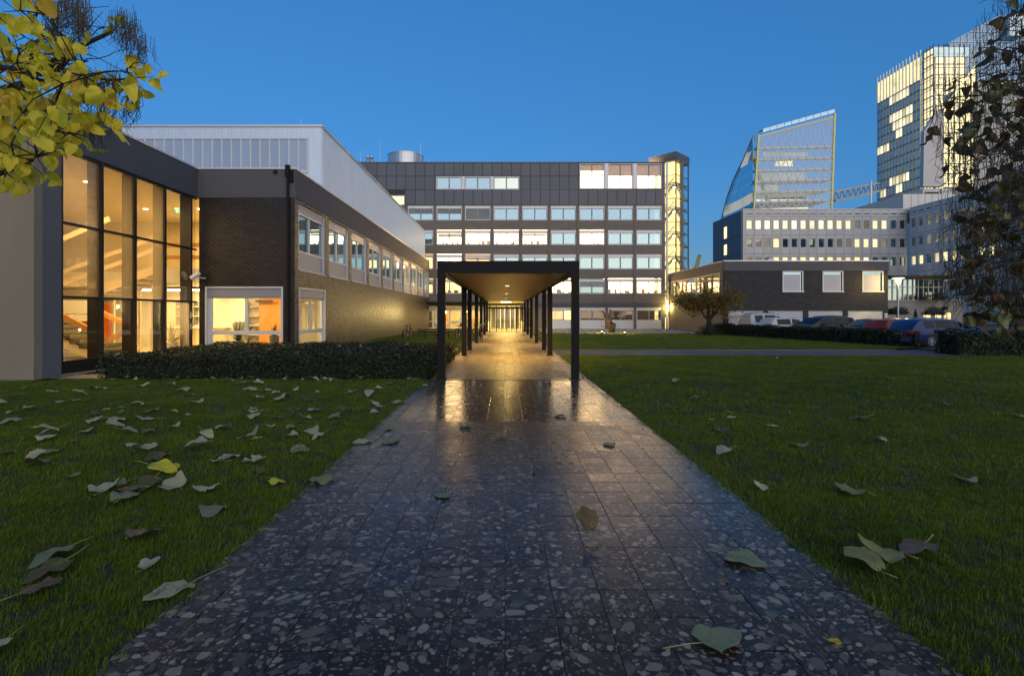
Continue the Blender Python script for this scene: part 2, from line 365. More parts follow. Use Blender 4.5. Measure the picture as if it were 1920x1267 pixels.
# ------------------------------------------------------------------ ground, path, lawns
def sheet(name, pts, z, mat, kind='structure'):
    m = MB(); m.poly([(x, y, z) for x, y in pts]); return tag(m.build(name, mat), kind=kind)
sheet('ground', [(-900,-60),(900,-60),(900,2200),(-900,2200)], -.06, M['ground'])
PL, PR = -2.04, 2.26
YF = 49.2                                    # far end of the covered path
lawn_l = [(-30,-4),(PL+.018,-4),(PL+.018,13.9),(-12.0,13.9),(-12.0,13.5),(-30,13.5)]
lawn_r = [(PR-.018,-4),(45,-4),(45,20.4),(16,21.3),(PR-.018,21.6)]
lawn_f = [(PR+.02,24.4),(18.6,24.9),(20.9,26.2),(17.3,43),(12,44.3),(PR+.02,43.6)]
lawn_b = [(-8.4,20.5),(PL-.02,20.5),(PL-.02,49),(-8.4,49)]
for pts, zz in ((lawn_l,-.012),(lawn_r,-.012),(lawn_f,.03),(lawn_b,.06)): sheet('lawn', pts, zz, M['soil'])
sheet('paving_strip', [(-30,13.55),(-12.5,13.55),(-12.5,14.6),(-10.4,14.6),(-10.4,13.95),(-30,13.0)][:4], .004, M['slab'])
m = MB(); m.box(-12.6,-11.05,13.9,14.9,-.05,.006); m.box(-30,-12.6,13.4,13.87,-.05,.006); tag(m.build('pavement', M['slab']), kind='structure')
sheet('cross_path', [(PR,21.62),(16,21.35),(45,20.5),(45,23.6),(16,24.35),(PR,24.38)], .004, M['asphalt'])
sheet('parking_ground', [(17.4,43.2),(20.9,25.2),(21.2,24.0),(48,22.6),(70,43),(40,43.2)], .0, M['asphalt'])
m = MB(); m.box(PR+.02, 18.6, 24.33, 24.42, -.05, .045); tag(m.build('kerb', M['slab']), kind='structure')

path = tag(MB().box(PL-.01, PR+.01, -3, YF, -.055, -.012).build('path', M['mortar']), kind='structure')
T = .30
def tile_mb(x0, x1, y0, y1, z, g=.0021, b=.0022, t=0, mb=None):
    m = mb or MB(); x0 += g; x1 -= g; y0 += g; y1 -= g; n = len(m.v)
    m.v += [(x0,y0,-.012),(x1,y0,-.012),(x1,y1,-.012),(x0,y1,-.012),(x0,y0,z-b*.5),(x1,y0,z-b*.5),(x1,y1,z-b*.5),(x0,y1,z-b*.5),
            (x0+b,y0+b,z),(x1-b,y0+b,z),(x1-b,y1-b,z),(x0+b,y1-b,z)]
    for f in ((0,1,5,4),(1,2,6,5),(2,3,7,6),(3,0,4,7),(4,5,9,8),(5,6,10,9),(6,7,11,10),(7,4,8,11),(8,9,10,11)):
        m.f.append(tuple(n+i for i in f)); m.t.append(t); m.m.append(m.mi)
    return m
xs = [PL] + [i*T for i in range(-6, 8)] + [PR]           # joint straight ahead of the camera at x = 0
tile_mesh = tile_mb(-T/2, T/2, -T/2, T/2, 0).mesh('tile', M['stone'])
edge_l = tile_mb(-(xs[1]-xs[0])/2, (xs[1]-xs[0])/2, -T/2, T/2, 0).mesh('tile', M['stone'])
edge_r = tile_mb(-(xs[-1]-xs[-2])/2, (xs[-1]-xs[-2])/2, -T/2, T/2, 0).mesh('tile', M['stone'])
far_a, far_b, far_c = MB(), MB(), MB()
ny = int((YF - 2.1)/T)
for j in range(ny):
    y0 = 2.1 + j*T; y1 = min(y0+T, YF)
    for i in range(len(xs)-1):
        dz = rnd.uniform(-.0012, .0012)
        if y1 < 7.85:
            me = edge_l if i == 0 else edge_r if i == len(xs)-2 else tile_mesh
            o = link('tile', me, path, ((xs[i]+xs[i+1])/2, (y0+y1)/2, dz), (rnd.uniform(-.0015,.0015), rnd.uniform(-.0015,.0015), 0))
        elif i in (0, len(xs)-2) and y0 < 13.6: tile_mb(xs[i], xs[i+1], y0, y1, dz-.001, t=rnd.random(), mb=far_a)
        elif y0 < 8.35: tile_mb(xs[i], xs[i+1], y0, y1, dz, t=rnd.random(), mb=far_a)
        elif y0 < 13.55: tile_mb(xs[i], xs[i+1], y0, y1, dz*.6, t=rnd.random(), mb=far_b)
        else: tile_mb(xs[i], xs[i+1], y0, y1, dz*1.2, t=rnd.random(), mb=far_c, b=.006)
for mb, mt in ((far_a, 'stone'), (far_b, 'stone_smooth'), (far_c, 'stone_far')):
    tag(mb.build('paving_tiles', M[mt], path), kind='stuff')
# slotted drain across the path at the front of the walkway
dr = thing('drain_channel', 'slim slotted metal drain across the path before the walkway', 'drain', (0.1,13.62,0))
fr = MB(); fr.box(-1.75,1.95,13.575,13.592,-.01,.006); fr.box(-1.75,1.95,13.648,13.665,-.01,.006); fr.build('frame', M['alu_dark'], dr)
g = MB()
for k in range(92): g.box(-1.74+k*.04, -1.72+k*.04, 13.592, 13.648, -.01, .004)
tag(g.build('grating', M['grey'], dr), kind='stuff')

# gravel bed before the far facade
sheet('gravel_bed', [(PR+1.2,43.9),(12,44.5),(17.6,43.2),(18.4,57.8),(PR+1.2,57.8)], .002, M['soil'])
gv = MB()
for k in range(5200):
    y = 43.95 + 13*rnd.random()**1.6; x = rnd.uniform(5.4 if y < 46 else 3.6, 17.6); r = rnd.uniform(.05,.14); t = rnd.random(); a = rnd.random()*6
    p = [(x+r*math.cos(a+q*2.1), y+r*math.sin(a+q*2.1)*.8, .0) for q in range(3)]; top = (x, y, r*.8)
    for q in range(3): gv.poly([p[q], p[(q+1)%3], top], t)
tag(gv.build('gravel', M['gravel']), 'pale loose gravel along the foot of the office block', 'gravel', kind='stuff')

# grass: clumps of blades spread by a node tree over points on the lawns
def grass_material():
    m, nt, nd, lk = newmat('grass_blade'); b = nd['Principled BSDF']; b.inputs['Roughness'].default_value = .5; b.inputs['Specular IOR Level'].default_value = .3
    oi = N(nt, 'ShaderNodeObjectInfo'); tc = N(nt, 'ShaderNodeNewGeometry')
    nz = N(nt, 'ShaderNodeTexNoise', i_Scale=.9, i_Detail=3.0); lk.new(tc.outputs['Position'], nz.inputs['Vector'])
    f = math_(nt, 'ADD', math_(nt, 'MULTIPLY', oi.outputs['Random'], .5), math_(nt, 'MULTIPLY_ADD', nz.outputs[0], 1.6, -.55), None, True)
    at = N(nt, 'ShaderNodeAttribute', attribute_name='tint')
    c = mixc(nt, f, (.056,.108,.004), (.165,.225,.010)); c = mixc(nt, math_(nt, 'MULTIPLY', at.outputs['Fac'], .55), c, (.15,.14,.04))
    n5 = N(nt, 'ShaderNodeTexNoise', i_Scale=.55, i_Detail=5.0, i_Roughness=.7); lk.new(tc.outputs['Position'], n5.inputs['Vector'])
    c = mixc(nt, math_(nt, 'MULTIPLY', math_(nt, 'MULTIPLY_ADD', n5.outputs[0], 7.0, -4.0, True), .6), c, (.115,.095,.025))
    lk.new(c, b.inputs['Base Color']); tr = N(nt, 'ShaderNodeBsdfTranslucent'); lk.new(c, tr.inputs[0])
    mx = N(nt, 'ShaderNodeMixShader', n_0=.3); lk.new(b.outputs[0], mx.inputs[1]); lk.new(tr.outputs[0], mx.inputs[2]); lk.new(mx.outputs[0], nd['Material Output'].inputs[0])
    return m
M['grass'] = grass_material()
def clump(n, rad, h, wd, seed, nseg=2):
    r = random.Random(seed); m = MB()
    for k in range(n):
        a = r.random()*6.283; d = rad*math.sqrt(r.random()); x, y = d*math.cos(a), d*math.sin(a)
        hh = h*r.uniform(.5,1.15); la = r.random()*6.283; ln = hh*r.uniform(.15,.8); ww = wd*r.uniform(.7,1.3)
        sx, sy = -math.sin(la+.6)*ww/2, math.cos(la+.6)*ww/2; t = max(0, r.gauss(.1,.3)) if r.random() < .3 else 0.0
        t = min(1, t)
        mx_, my_ = x+math.cos(la)*ln*.35, y+math.sin(la)*ln*.35; ex, ey = x+math.cos(la)*ln, y+math.sin(la)*ln
        b = len(m.v); m.v += [(x-sx,y-sy,-.01),(x+sx,y+sy,-.01),(mx_+sx*.8,my_+sy*.8,hh*.62),(mx_-sx*.8,my_-sy*.8,hh*.62),(ex,ey,hh)]
        m.f += [(b,b+1,b+2,b+3),(b+3,b+2,b+4)]; m.t += [t,t]; m.m += [0,0]
    m.t[0] = max(m.t[0], .001)
    return bpy.data.objects.new('grass_clump', m.mesh('grass_clump', M['grass']))
def scatter_tree(name, inst):
    ng = bpy.data.node_groups.new(name, 'GeometryNodeTree')
    ng.interface.new_socket('Geometry', in_out='INPUT', socket_type='NodeSocketGeometry'); ng.interface.new_socket('Geometry', in_out='OUTPUT', socket_type='NodeSocketGeometry')
    gi = ng.nodes.new('NodeGroupInput'); go = ng.nodes.new('NodeGroupOutput'); ip = ng.nodes.new('GeometryNodeInstanceOnPoints'); ob = ng.nodes.new('GeometryNodeObjectInfo')
    ob.inputs[0].default_value = inst
    rv = ng.nodes.new('FunctionNodeRandomValue'); rv.data_type = 'FLOAT_VECTOR'; rv.inputs[0].default_value = (-.16,-.16,0); rv.inputs[1].default_value = (.16,.16,6.283)
    rs = ng.nodes.new('FunctionNodeRandomValue'); rs.data_type = 'FLOAT'; rs.inputs[2].default_value = .65; rs.inputs[3].default_value = 1.35
    ng.links.new(gi.outputs[0], ip.inputs['Points']); ng.links.new(ob.outputs['Geometry'], ip.inputs['Instance'])
    ng.links.new(rv.outputs[0], ip.inputs['Rotation']); ng.links.new(rs.outputs[1], ip.inputs['Scale']); ng.links.new(ip.outputs[0], go.inputs[0])
    return ng
def inpoly(x, y, pts):
    c = False; j = len(pts)-1
    for i in range(len(pts)):
        (xi, yi), (xj, yj) = pts[i], pts[j]
        if (yi > y) != (yj > y) and x < (xj-xi)*(y-yi)/(yj-yi)+xi: c = not c
        j = i
    return c
def grass(pts, bands, z, label):
    x0, x1 = min(p[0] for p in pts), max(p[0] for p in pts)
    for (ya, yb, dens, cl) in bands:
        lo, hi = max(x0, -1.12*yb-1), min(x1, 1.12*yb+1); n = int((hi-lo)*(yb-ya)*dens); vs = []
        for k in range(n):
            x, y = rnd.uniform(lo, hi), rnd.uniform(ya, yb)
            if abs(x) < 1.1*y+.9 and inpoly(x, y, pts): vs.append((x, y, z))
        if not vs: continue
        me = bpy.data.meshes.new('grass'); me.from_pydata(vs, [], []); o = bpy.data.objects.new('grass', me); col.objects.link(o)
        md = o.modifiers.new('scatter', 'NODES'); md.node_group = scatter_tree('scatter', cl); tag(o, label, 'grass', kind='stuff')
c1, c2, c3 = clump(28,.055,.034,.0032,1), clump(26,.085,.034,.0052,2), clump(26,.16,.036,.010,3)
c1b = clump(24,.05,.044,.0030,5)
grass(lawn_l, [(1.9,5.2,330,c1),(1.9,5.2,120,c1b),(5.2,9,190,c2),(9,14,130,c2)], -.012, 'short green lawn grass on the left of the path')
grass(lawn_r, [(1.9,5.2,330,c1),(1.9,5.2,120,c1b),(5.2,9,180,c2),(9,22,62,c3)], -.012, 'short green lawn grass on the right of the path')
for xa, xb, lab in ((PL+.0,PL+.06,'left'),(PR-.06,PR-.0,'right')):
    grass([(xa,1.5),(xb,1.5),(xb,9),(xa,9)], [(1.9,5.5,150,c1b),(5.5,9,70,c1b)], -.004, 'stray grass blades creeping over the %s path edge' % lab)
grass(lawn_f, [(24,44.5,34,c3)], .03, 'short lawn grass between the cross path and the gravel')
grass(lawn_b, [(20,49,28,c3)], .06, 'rough grass between the brick wing and the walkway')

# ------------------------------------------------------------------ lamps
def lamp(name, kind, loc, energy, color=WARM, size=.2, size_y=None, rot=(0,0,0), parent=None, spot=None, blend=.6):
    l = bpy.data.lights.new(name, kind); l.energy = energy; l.color = color
    if kind == 'AREA':
        l.size = size
        if size_y: l.shape = 'RECTANGLE'; l.size_y = size_y
    else: l.shadow_soft_size = size
    if spot: l.spot_size = R(spot); l.spot_blend = blend
    o = bpy.data.objects.new(name, l); col.objects.link(o); o.rotation_euler = rot; o.parent = parent
    pw = wloc(parent); o.location = tuple(loc[i]-pw[i] for i in range(3)); return o

# ------------------------------------------------------------------ covered walkway
CX0, CX1, CY0, CZ0, CZ1 = -1.81, 1.98, 13.67, 2.85, 3.175
wk = thing('covered_walkway', 'long black steel covered walkway over the wet path', 'walkway', (0,CY0,0))
pm = MB().box(-.1,.1,-.1,.1,0.0,CZ0); pme = pm.mesh('post', M['black'])
bp_ = MB().box(-.14,.14,-.14,.14,.0,.012).mesh('base_plate', M['black'])
for i, y in enumerate((13.77, 21.5, 24.75, 30.6, 36.8, 42.6, 48.6)):
    for x in (CX0+.1, CX1-.1):
        o = link('post', pme, wk, (x, y, .003)); link('base_plate', bp_, o, (x, y, .002))
MB().box(CX0,CX1,CY0,CY0+.2,CZ0+.002,CZ1).build('front_beam', M['black'], wk)
for x in (CX0, CX1-.2): MB().box(x,x+.2,CY0+.2,YF,CZ0+.002,CZ1).build('side_beam', M['black'], wk)
MB().box(CX0+.2,CX1-.2,CY0+.2,YF,CZ1-.06,CZ1-.02).build('roof_deck', M['black'], wk)
sf = MB(); y = CY0+.21
while y < YF-.2: sf.box(CX0+.203,CX1-.203,y,y+.182,2.90,2.925,t=rnd.random()); y += .2
tag(sf.build('soffit_boards', M['soffit'], wk), kind='stuff')
for y in (16.6, 20.7, 25.0, 29.2, 33.4, 37.5, 41.5, 45.4):
    if y in (16.6, 25.0, 33.4, 41.5): continue
    d = MB(); d.lathe((.09,y,0), [(.0,2.885),(.085,2.885)], 16); dl = d.build('downlight', M['lamp2'], wk)
    d = MB(); d.lathe((.09,y,0), [(.085,2.887),(.085,2.872),(.115,2.872),(.115,2.899)], 16); d.build('trim_ring', M['steel'], dl)
    lamp('downlight_lamp', 'SPOT', (.09,y,2.84), 620, (1,.60,.15), .12, parent=wk, spot=155, blend=.8)

# ------------------------------------------------------------------ walls with openings, bricks
def holed(mb, axis, f0, f1, a0, a1, z0, z1, holes):
    """solid wall between f0 and f1 along the other axis, leaving rectangular holes (a0,a1,z0,z1)"""
    A = sorted({a0, a1, *[min(max(h[i],a0),a1) for h in holes for i in (0,1)]}); Z = sorted({z0, z1, *[min(max(h[i],z0),z1) for h in holes for i in (2,3)]})
    for i in range(len(A)-1):
        run = None
        for j in range(len(Z)):
            solid = False
            if j < len(Z)-1:
                ca, cz = (A[i]+A[i+1])/2, (Z[j]+Z[j+1])/2
                solid = not any(h[0] < ca < h[1] and h[2] < cz < h[3] for h in holes)
            if solid and run is None: run = Z[j]
            if not solid and run is not None:
                if axis == 'x': mb.box(A[i],A[i+1],f0,f1,run,Z[j])
                else: mb.box(f0,f1,A[i],A[i+1],run,Z[j])
                run = None
def bricks(mb, axis, face, depth, a0, a1, z0, z1, holes, bl=.25, ch=.098, gap=.013, wob=.004):
    n = int((z1-z0)/ch)
    for j in range(n):
        za = z0 + j*ch + gap; zb = z0 + (j+1)*ch; zc = (za+zb)/2
        a = a0 - (bl/2 if j % 2 else 0) + rnd.uniform(-.01,.01)
        while a < a1:
            s, e = max(a, a0), min(a+bl-gap, a1)
            for h in holes:
                if h[2] < zc < h[3]:
                    if s >= h[0] and e <= h[1]: s = e
                    elif s < h[0] < e: e = h[0]
                    elif s < h[1] < e: s = h[1]
            if e - s > .03:
                wv = rnd.uniform(-wob, wob); t = rnd.random()
                f = face + (wv if depth > 0 else -wv)
                if axis == 'x': mb.box(s, e, f, face+depth, za, zb, t, 'k')
                else: mb.box(face+depth, f, s, e, za, zb, t, 'l')
            a += bl

# ------------------------------------------------------------------ brick wing
WX, WY = -8.58, 20.9                    # outer corner of the wing
ZF0, ZF1 = 6.48, 7.64                   # fascia band
HX = -12.56                             # glass wall of the stair hall
wing = thing('brick_office_wing', 'two storey dark brick wing with grey fascia and pale windows', 'building', (WX, WY, 0))
fw = (-12.24, -9.06, .12, 2.86)         # big front window
sideh = [(21.3+3.68*i, 21.3+3.68*i+3.13, 3.60, 6.38) for i in range(10)]
sw = (21.3, 24.43, .12, 2.86)
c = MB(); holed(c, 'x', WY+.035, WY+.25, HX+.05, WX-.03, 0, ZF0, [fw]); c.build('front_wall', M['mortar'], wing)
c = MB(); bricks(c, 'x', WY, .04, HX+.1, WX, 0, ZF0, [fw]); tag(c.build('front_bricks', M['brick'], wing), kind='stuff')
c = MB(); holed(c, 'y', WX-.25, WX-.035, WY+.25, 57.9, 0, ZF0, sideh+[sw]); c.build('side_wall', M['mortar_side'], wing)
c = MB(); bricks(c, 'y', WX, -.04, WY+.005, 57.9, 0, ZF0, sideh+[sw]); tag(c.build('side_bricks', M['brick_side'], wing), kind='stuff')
MB().box(HX+.03, WX+.03, WY-.03, WY+.25, ZF0, ZF1).build('fascia', M['plaster'], wing)
MB().box(WX-.25, WX+.03, WY+.25, 57.9, ZF0, ZF1).build('fascia', M['plaster'], wing)
MB().box(HX+.03, WX+.06, WY-.06, WY+.02, ZF1, ZF1+.07).build('coping', M['coping'], wing)
MB().box(WX-.02, WX+.06, WY+.02, 57.9, ZF1, ZF1+.07).build('coping', M['coping'], wing)
MB().box(-24, WX-.25, 21.15, 57.9, 7.3, 7.5).build('roof', M['grey'], wing)
MB().box(-24, WX-.26, 24.6, 57.9, 3.05, 3.35).build('upper_floor', M['white'], wing)
MB().box(-12.4, WX-.26, 21.16, 24.6, 3.05, 3.35).build('upper_floor', M['white'], wing)
MB().box(-24, WX-.26, 21.16, 57.8, -.02, .05).build('ground_floor', M['floor'], wing)
MB().box(-13.4, -13.3, 24.7, 57.8, 3.36, 7.29).build('partition', M['grey'], wing)
for i in range(1, 11):
    y = 21.3+3.68*i-.3
    MB().box(-13.29, WX-.26, y, y+.1, 3.36, 7.29).build('partition', M['white'], wing)
MB().box(-12.39, WX-.26, 21.2, 21.3, 3.36, 7.29).build('partition', M['grey'], wing)
MB().box(-12.5, -12.4, 21.2, 24.6, 3.36, 7.29).build('partition', M['grey'], wing)
# upper side windows, each frame, two panes, roller box above, panel below
YW0, YWL = 21.3, 3.13
def side_window(y0, lit, gl):
    win = MB(); x1, x0 = WX-.12, WX-.2; y1 = y0+YWL; zt, zs, zb = 6.38, 4.42, 3.60
    fwd = .07
    for a, b, e, f in ((y0,y0+fwd,zb,zt),(y1-fwd,y1,zb,zt)): win.box(x0,WX-.03,a,b,e,f)
    for e, f in ((zt-fwd,zt),(5.93,6.0),(zs-.08,zs),(zb,zb+.06)): win.box(x0,x1+.03,y0+fwd,y1-fwd,e,f)
    win.box(x0,x1+.02,y0+1.38,y0+1.46,zs,5.93); win.box(x0,x1+.02,y0+.12+fwd,y0+.2+fwd,zs,5.93)
    o = win.build('window', M['alu'], wing)
    MB().box(x0+.02,x1+.02,y0+fwd,y1-fwd,6.0,zt-fwd).build('blind_box', M['spandrel'], o)
    MB().box(x0+.02,x1,y0+fwd,y1-fwd,zb+.06,zs-.08).build('spandrel_panel', M['spandrel'], o)
    MB().box(x0-.05,WX+.03,y0+.01,y1-.01,zb-.05,zb-.002).build('sill', M['alu'], o)
    for a, b in ((y0+.2+fwd,y0+1.38),(y0+1.46,y1-fwd)): MB().box(x0+.035,x0+.045,a,b,zs,5.93).build('pane', gl, o)
    j = MB().box(WX-.7,WX-.66,y1-.75,y1-.1,zs,5.93); j.build('curtain', M['spandrel'], o)
    if lit:
        lamp('room_lamp', 'AREA', (-11,(y0+y1)/2,6.9), lit, WARM2, 1.2, parent=wing)
        MB().box(-11.6,-10.4,(y0+y1)/2-.2,(y0+y1)/2+.2,6.95,6.99).build('ceiling_light', M['lit1'], wing)
for i in range(10):
    side_window(YW0+3.68*i, {1: 60, 6: 45, 0: 5}.get(i, 0), M['clearlit'] if i in (6,) else M['skyglass'])
# lower corner window on the side
def big_window(name, axis, a0, a1, z0, z1, face, nmul):
    """deep pale surround with roller box, transom and clear panes"""
    def bx(mb, p, q, d0, d1, e, f):
        if axis == 'x': mb.box(p,q,face+d0,face+d1,e,f)
        else: mb.box(face-d1,face-d0,p,q,e,f)
    f = MB(); sr = MB()
    for p, q in ((a0,a0+.07),(a1-.07,a1)): bx(sr,p,q,-.02,.2,z0,z1)
    bx(sr,a0+.07,a1-.07,-.02,.2,z1-.06,z1)
    o = sr.build(name, M['alu'], wing)
    b = MB(); bx(b,a0+.07,a1-.07,.03,.18,z1-.42,z1-.06); b.build('blind_box', M['spandrel'], o)
    zt = z1-.42; tz = .98
    for p, q in ((a0+.07,a0+.22),(a1-.15,a1-.07)): bx(f,p,q,.1,.2,z0,zt)
    bx(f,a0+.22,a1-.15,.1,.2,tz-.08,tz+.08); bx(f,a0+.22,a1-.15,.1,.2,zt-.05,zt); bx(f,a0+.22,a1-.15,.1,.2,z0,z0+.08)
    w_ = (a1-.15-a0-.22)/nmul
    for k in range(1,nmul): bx(f,a0+.22+w_*k-.06,a0+.22+w_*k+.06,.1,.2,tz+.08,zt-.05)
    f.build('frame', M['alu'], o)
    for k in range(nmul):
        p = MB(); bx(p,a0+.22+w_*k+.06*(k>0),a0+.22+w_*(k+1)-.06*(k<nmul-1),.15,.16,tz+.08,zt-.05); p.build('pane', M['clear'], o)
    p = MB(); bx(p,a0+.22,a1-.15,.15,.16,z0+.08,tz-.08); p.build('pane', M['clear'], o)
big_window('window', 'x', *fw, WY, 2)
big_window('window', 'y', *sw, WX, 2)
# metal clad upper storey
BX1, BY0, BZ0, BZ1 = -8.68, 24.2, 7.52, 10.57
clad = MB(); clad.box(-24, BX1, BY0, 55.4, BZ0, BZ1); cb_ = clad.build('clad_storey', M['clad'], wing)
rb = MB(); x = BX1-.06
while x > -20: rb.box(x-.012,x+.012,BY0-.03,BY0,10.1 if x < -9.5 else BZ0+.02,BZ1); x -= .155
y = BY0+.08
while y < 55.4: rb.box(BX1,BX1+.03,y-.012,y+.012,BZ0+.02,BZ1); y += .22
tag(rb.build('standing_seams', M['clad'], cb_), kind='stuff')
MB().box(-24, BX1+.06, BY0-.06, BY0+.05, BZ1, BZ1+.09).build('coping', M['coping'], cb_)
MB().box(BX1-.05, BX1+.06, BY0+.05, 55.45, BZ1, BZ1+.09).build('coping', M['coping'], cb_)
MB().box(BX1-.02, BX1+.05, BY0+.2, 55.4, BZ0+.07, BZ0+.13).build('base_flashing', M['coping'], cb_)
wf = MB().box(-.225,-.195,-.05,.02,8.42,10.06).box(.195,.225,-.05,.02,8.42,10.06).box(-.195,.195,-.05,.02,9.98,10.06).box(-.195,.195,-.05,.02,8.42,8.52).mesh('clerestory_window', M['alu'])
wp = MB().box(-.195,.195,-.012,.0,8.52,9.98).mesh('pane', M['frosted'])
wbk = MB().box(-20,-9.3,24.15,24.17,8.45,10.04)
for k in range(25):
    x = -9.52 - k*.452
    o = link('clerestory_window', wf, wing, (x, BY0-.012, 0)); link('pane', wp, o, (x, BY0-.012, 0))
# downpipe, camera, small lamp
dp = MB(); dp.tube([(-8.82,WY-.11,.3),(-8.82,WY-.11,7.3)],.055,8); dp.box(-8.9,-8.74,WY-.2,WY-.04,7.3,7.78); dp.box(-8.74,-8.62,WY-.14,WY-.04,7.1,7.6); dpo = dp.build('downpipe', M['black'], wing)
cam_ = thing('security_camera', 'white security camera on a bracket at the stair hall corner', 'camera', P(370,520,20.6))
q = P(366,517,20.5); MB().tube([(q[0]-.12,q[1]-.1,q[2]-.12),(q[0]+.12,q[1]+.1,q[2]+.12)],[.085,.085],12).build('housing', M['white'], cam_)
MB().tube([(q[0]+.04,q[1]+.03,q[2]-.06),(q[0]+.2,q[1]+.35,q[2]-.08)],.025,8).build('bracket', M['white'], cam_)
l_ = MB().box(*[P(514,0,20.84)[0], P(520,0,20.84)[0]], 20.74, 20.865, PZ(324,20.8), PZ(320,20.8)); tag(l_.build('wall_light', M['black']), 'small black fitting on the grey fascia near the downpipe', 'wall light')

# ------------------------------------------------------------------ stair hall
hall = thing('stair_hall', 'tall glazed stair hall with black mullions and grey fascia', 'building', (HX, 13.87, 0))
MB().box(HX-.25, HX+.03, 13.87, WY-.03, ZF0, ZF1).build('fascia', M['plaster'], hall)
MB().box(HX-.02, HX+.06, 13.84, WY-.06, ZF1, ZF1+.07).build('coping', M['coping'], hall)
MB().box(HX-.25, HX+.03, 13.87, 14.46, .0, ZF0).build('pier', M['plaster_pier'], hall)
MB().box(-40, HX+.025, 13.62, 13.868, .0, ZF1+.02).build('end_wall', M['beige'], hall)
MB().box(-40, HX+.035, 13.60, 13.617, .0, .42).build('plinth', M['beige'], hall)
MB().box(-24, HX-.25, 13.87, 21.15, 7.3, 7.5).build('roof', M['grey'], hall)
MB().box(-24, HX-.02, 13.88, 21.15, -.02, .05).build('floor', M['floor'], hall)
MB().box(-23.9, HX-.26, 14.0, 27, 6.55, 6.6).build('ceiling', M['cream'], hall)
MB().box(-24, -23.8, 13.88, 27, .05, 6.5).build('inner_wall', M['cream'], hall)
MB().box(-23.8, -13.4, 27.0, 27.2, 3.4, 6.54).build('back_wall', M['cream'], hall)
MB().box(-23.8, -8.9, 27.6, 27.8, .05, 3.04).build('back_wall', M['white'], hall)
ym = [14.46, 15.93, 17.37, 18.9, 20.47, 20.87]
ZT = (.38, 2.24, 4.36, 6.42)
fr = MB()
for y in ym[:-1]: fr.box(HX-.28,HX+.01,y-.03 if y > 14.5 else y,y+.05,.06,ZF0)
mu = [MB().box(HX-.42,HX+.02,y-.03 if y > 14.5 else y,y+.075,.06,ZF0-.002).build('mullion', M['alu_dark'], hall) for y in ym[:5]]
for z in ZT: MB().box(HX-.1,HX-.0,14.53,20.87,z-.035,z+.035).build('transom', M['alu_dark'], hall)
MB().box(HX-.14,HX+.005,14.53,20.87,.06,.34).build('bottom_rail', M['alu_dark'], hall)
for i in range(4):
    for j in range(3):
        fog = (j > 0 and i < 3) or (j == 0 and i == 3)
        MB().box(HX-.06,HX-.05,ym[i]+.065,ym[i+1],ZT[j]+.035,ZT[j+1]-.035).build('pane', M['fogged'] if fog else M['clear'], hall)
MB().box(HX-.06,HX-.05,20.54,20.87,.41,2.2).build('pane', M['clear'], hall)
MB().box(HX-.06,HX-.05,20.54,20.87,2.28,4.32).build('pane', M['clear'], hall)
MB().box(HX-.06,HX-.05,20.54,20.87,4.4,6.38).build('pane', M['clear'], hall)
hn = MB()
for z in (1.25, 1.7): hn.box(HX+.02,HX+.05,20.40,20.43,z-.12,z+.12)
hn.build('door_handle', M['chrome'], hall)
# staircase inside
st = thing('staircase', 'cream and stone staircase with wooden balustrade boards inside the glazed hall', 'staircase', (-16,19,.05))
n = 9
fa = MB(); tr_ = MB()
for k in range(n):                                        # lower flight, coming down to the right
    x = -17.9 + k*.36; z = 1.72 - k*.185
    tr_.box(x, x+.40, 18.9, 20.5, z-.15, z)
fa.poly([(-17.9,18.95,1.58),(-14.6,18.95,-.05+.06),(-14.98,18.95,.06),(-15.3,18.95,.06),(-17.9,18.95,1.08)])
fa.poly([(-17.9,20.45,1.58),(-17.9,20.45,1.08),(-15.3,20.45,.06),(-14.6,20.45,.06)])
fa.quad((-17.9,18.95,1.08),(-15.3,18.95,.06),(-15.3,20.45,.06),(-17.9,20.45,1.08)); fa.quad((-17.9,18.95,1.58),(-17.9,20.45,1.58),(-14.6,20.45,.06),(-14.6,18.95,.06))
fa.build('lower_stringer', M['white'], st); tr_.build('lower_treads', M['stone_tread'], st)
MB().box(-21.5,-17.9,18.9,22.6,1.45,1.72).build('half_landing', M['white'], st)
MB().box(-21.5,-16.2,20.55,20.62,2.3,2.62).build('landing_parapet', M['stone_tread'], st)
MB().box(-21.5,-16.2,20.55,20.65,1.75,2.3).build('landing_beam', M['white'], st)
MB().bar((-18.0,18.85,2.55),(-14.9,18.85,.95),.05,.2).build('handrail_board', M['wood'], st)
up = MB(); ut = MB()
for k in range(11):                                        # upper flight, climbing to the right
    x = -19.0 + k*.42; z = 1.9 + k*.165; ut.box(x,x+.46,21.3,22.6,z-.12,z)
up.bar((-19.4,21.25,1.75),(-14.2,21.25,3.72),.06,.34); up.bar((-19.4,22.65,1.75),(-14.2,22.65,3.72),.06,.34)
up.build('upper_stringer', M['cream'], st); ut.build('upper_treads', M['stone_tread'], st)
for dz in (.62, 1.12): MB().bar((-19.4,21.2,1.75+dz+.2),(-14.0,21.2,3.78+dz+.2),.05,.17).build('handrail_board', M['cream'], st)
MB().bar((-20.5,20.2,3.4),(-15.6,20.2,5.5),.05,.2).build('handrail_board', M['cream'], st)
MB().box(-23.8,-12.45,22.9,27,3.05,3.62).build('upper_landing', M['white'], st)
MB().box(-14.4,-12.45,21.16,22.9,3.05,3.62).build('upper_landing', M['white'], st)
MB().box(-14.4,-12.45,21.17,21.22,4.5,4.68).build('handrail_board', M['wood'], st)
MB().box(-14.4,-12.45,21.17,21.22,4.0,4.16).build('handrail_board', M['wood'], st)
MB().bar((-16.2,20.0,2.0),(-14.4,20.0,1.15),.05,.19).build('handrail_board', M['wood'], st)
